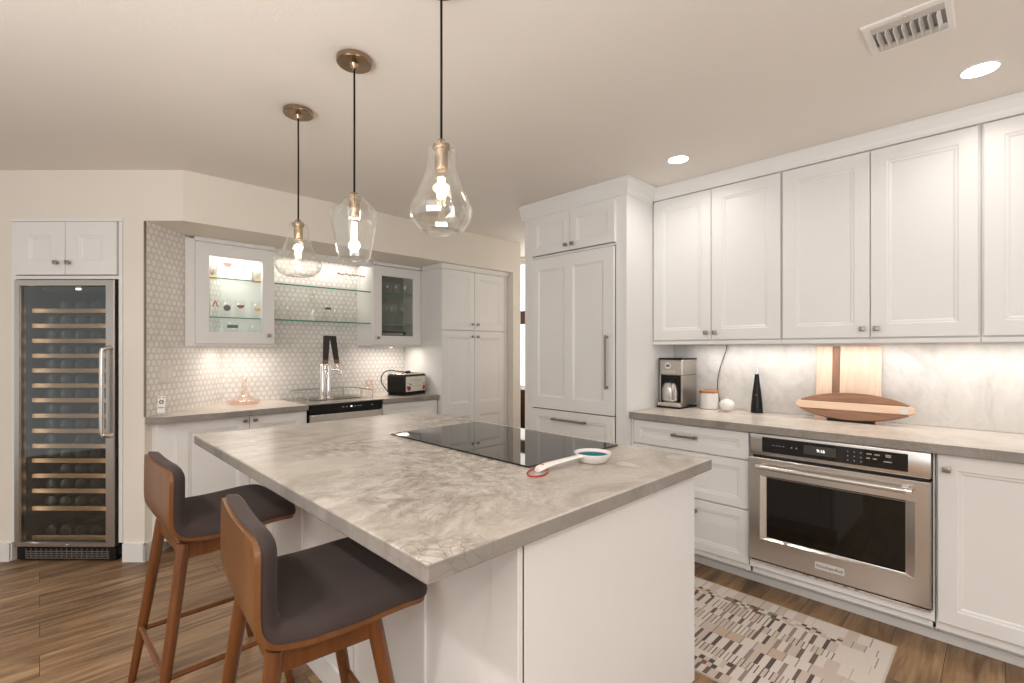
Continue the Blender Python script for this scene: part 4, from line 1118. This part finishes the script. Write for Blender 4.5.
while x < .10:
    w3 = rnd.uniform(.008, .018); b.box(x, -.001, .020, x+w3, .0, .036); x += w3+.005
b.build('lettering', GREYINK, t)
t = thing('wicker_tray', 'brown wicker tray under the black box in the unlit cabinet', 'tray', (2.41, 4.045, ZG0+.0185))
WICK = wood('brown_wicker', (.30, .15, .07), (.16, .075, .035), .7, 'X', 3)
MB().box(-.14, 0, 0, .15, .2, .062, .004).build('basket', WICK, t)
b = MB()
for k in range(22): b.lathe([(.0045, .002), (.0045, .06)], (-.135+k*.0133, -.001, 0), 8)
b.build('weave', WICK, t, True)

# ------------------------------------------------------------------ pantry
YP = 3.662
pc = thing('pantry_cabinet', 'tall white four-door pantry cabinet recessed in the back wall', 'cabinet', (0, YP, 0))
b = MB(); b.box(2.672, .021, .10, 3.480, YB-YP-.003, 2.085); b.box(2.672, 0, .10, 2.680, .021, 2.085); b.box(3.474, .0, .1, 3.519, .021, 2.085); b.box(2.70, .07, 0, 3.48, .09, .10)
b.build('carcass', WHITE, pc)
b = MB(); b.prism([(.0, 2.078), (-.008, 2.082), (-.018, 2.102), (-.020, SO-.001), (.03, SO-.001), (.03, 2.078)], 'x', 2.655, 3.519); b.box(2.655, .03, 2.082, 2.672, .30, SO-.001); b.build('crown_moulding', WHITE, pc)
xm = 3.068
for (z0, z1, kz) in ((1.508, 2.076, 1.565), (.13, 1.498, 1.445)):
    if z0 > 1: 
        door_part(pc, 2.682, z0, xm-2.684, z1-z0, (xm-.035, kz)); door_part(pc, xm+.002, z0, 3.472-xm-.002, z1-z0, (xm+.035, kz))
    else:
        for (xa, wdd, kx) in ((2.682, xm-2.684, xm-.035), (xm+.002, 3.472-xm-.002, xm+.035)):
            m = MB().door(xa, .74, wdd, z1-.74, .02, .062); m.door(xa, z0, wdd, .74-z0, .02, .062); d = m.build('door', WHITE, pc); knob(d, kx, kz)

# dark furniture in the room beyond
t = thing('side_cabinet', 'dark brown wooden cabinet in the room beyond the passage', 'cabinet', (3.76, 3.62, 0))
MB().box(0, 0, .08, .42, 1.0, .86, .006).build('body', FARWOOD, t); MB().box(-.02, -.02, .86, .44, 1.02, .885, .004).build('top', FARWOOD, t)
b = MB()
for x in (.03, .39):
    for y in (.04, .96): b.tube([(x, y, .08), (x, y, 0)], [.022, .016], 10)
b.build('foot_or_shadow_block', FARWOOD, t)

# ------------------------------------------------------------------ pendants
PX = .866
def pendant(label, y, prof, tube_bulb, zt):
    t = thing('pendant_light', label, 'pendant light', (PX, y, 0), 0, 'glass pendants over the island')
    MB().lathe([(.062, H-.001), (.066, H-.004), (.066, H-.020), (.063, H-.0235), (.018, H-.0245), (.014, H-.030), (.010, H-.042), (.006, H-.044)], (0, 0, 0), 40).build('canopy', BRASS, t, True)
    MB().tube([(0, 0, H-.04), (.001, .001, 2.2), (0, 0, zt+.01)], .0038, 10).build('cord', CORD, t, True)
    MB().lathe([(.005, zt+.014), (.013, zt+.012), (.016, zt+.004), (.0255, zt+.002), (.0265, zt-.012), (.0245, zt-.016), (.0195, zt-.018), (.0195, zt-.074), (.017, zt-.078)], (0, 0, 0), 32).build('socket', BRASS, t, True)
    sh = MB().lathe([(r, zt+dz) for r, dz in prof], (0, 0, 0), 48, False, False).build('glass_shade', CLEAR, t, True, 14)
    md = sh.modifiers.new('thickness', 'SOLIDIFY'); md.thickness = .0028; md.offset = 0
    zb_ = zt-.078
    if tube_bulb: bp = [(.012, zb_+.008), (.0135, zb_-.006), (.0150, zb_-.012), (.0150, zb_-.085), (.013, zb_-.094), (.011, zb_-.10), (.0105, zb_-.125), (.007, zb_-.134), (.0005, zb_-.137)]
    else: bp = [(.012, zb_+.008), (.0135, zb_-.006), (.018, zb_-.022), (.026, zb_-.052), (.0305, zb_-.075), (.0305, zb_-.088), (.026, zb_-.104), (.014, zb_-.116), (.0005, zb_-.119)]
    bl = MB().lathe(bp, (0, 0, 0), 28, False, True).build('bulb', BULBGLASS, t, True, 70)
    m = MB()
    for k in range(6):
        a = 2*PI*k/6+.3
        m.tube([(.0095*math.cos(a), .0095*math.sin(a), zb_-.022), (.0105*math.cos(a), .0105*math.sin(a), zb_-.085)], .0013, 6)
    m.build('filament', FILAMENT, bl)
    l = bpy.data.lights.new('bulb_light', 'POINT'); l.energy = 2.2; l.color = (1, .84, .64); l.shadow_soft_size = .025
    lo = bpy.data.objects.new('bulb_light', l); C.objects.link(lo); lo.location = (PX, y, zb_-.055)
    return t
pendant('glass pendant with a pear-shaped shade, nearest the camera', 1.19, [(.030, .0), (.044, -.012), (.0455, -.024), (.043, -.045), (.045, -.07), (.054, -.105), (.070, -.145), (.086, -.175), (.0925, -.195), (.0925, -.210), (.088, -.225), (.072, -.250), (.060, -.262), (.045, -.266), (.001, -.266)], False, 1.938)
pendant('glass pendant with a tapering lantern-shaped shade, in the middle of the row', 1.753, [(.028, .0), (.040, -.010), (.060, -.030), (.082, -.052), (.0885, -.066), (.087, -.080), (.078, -.13), (.067, -.19), (.058, -.238), (.053, -.245), (.001, -.246)], True, 1.909)
pendant('glass pendant with a low bell-shaped shade, farthest from the camera', 2.316, [(.028, .0), (.040, -.010), (.043, -.030), (.048, -.07), (.058, -.11), (.075, -.145), (.095, -.170), (.1025, -.190), (.100, -.208), (.088, -.228), (.070, -.243), (.055, -.248), (.001, -.249)], False, 1.912)

# ------------------------------------------------------------------ downlights and vent
for (x, y), lb in zip(DOWN[:2], ('recessed ceiling downlight near the air vent', 'recessed ceiling downlight near the fridge tower')):
    t = thing('recessed_downlight', lb, 'ceiling light', (x, y, H), 0, 'recessed downlights')
    MB().rings([[((r)*math.cos(2*PI*i/36), r*math.sin(2*PI*i/36), z) for i in range(36)] for r, z in ((.066, -.0005), (.065, -.003), (.058, -.004), (.055, -.002), (.055, -.0005))], closed=True).build('trim_ring', TRIM, t, True)
    MB().lathe([(.0545, -.003), (.0545, -.0008)], (0, 0, 0), 32).build('lens', LENS, t)
vt = thing('air_vent', 'white metal ceiling air vent with curved blades at the top right', 'air vent', (2.043, .118, H))
vw, vl = .225, .238      # x, y
b = MB(); 
xa, xb, ya, yb = .022, .200, .020, .212
b.rings([[(0, 0, -.0005), (vw, 0, -.0005), (vw, vl, -.0005), (0, vl, -.0005)], [(0, 0, -.005), (vw, 0, -.005), (vw, vl, -.005), (0, vl, -.005)], [(.006, .006, -.008), (vw-.006, .006, -.008), (vw-.006, vl-.006, -.008), (.006, vl-.006, -.008)],
         [(xa, ya, -.008), (xb, ya, -.008), (xb, yb, -.008), (xa, yb, -.008)], [(xa, ya, -.0005), (xb, ya, -.0005), (xb, yb, -.0005), (xa, yb, -.0005)]], closed=True)
vf = b.build('frame', TRIM, vt)
MB().box(xa, ya, -.0018, xb, yb, -.0006).build('duct_shade_sheet', mat('vent_shadow_grey', (.24, .235, .22), .7), vt)  # flat sheet, shade of the opening painted in as grey
MB().box(xa, ya, -.0105, xa+.040, yb, -.0045).build('damper_strip', LGREY, vt)
MB().box(xb-.034, ya, -.0105, xb, yb, -.0045).build('damper_strip', LGREY, vt)
for k in range(8):
    y = ya+.012+k*(yb-ya-.02)/7.6
    m = MB(); m.prism([(y, -.003), (y+.006, -.012), (y+.008, -.024), (y+.0095, -.024), (y+.0078, -.011), (y+.002, -.002)], 'x', xa+.038, xb-.032)
    m.build('blade', TRIM, vt)
MB().box(.012, .11, -.014, .022, .122, -.008, .002).build('lever', LGREY, vt)
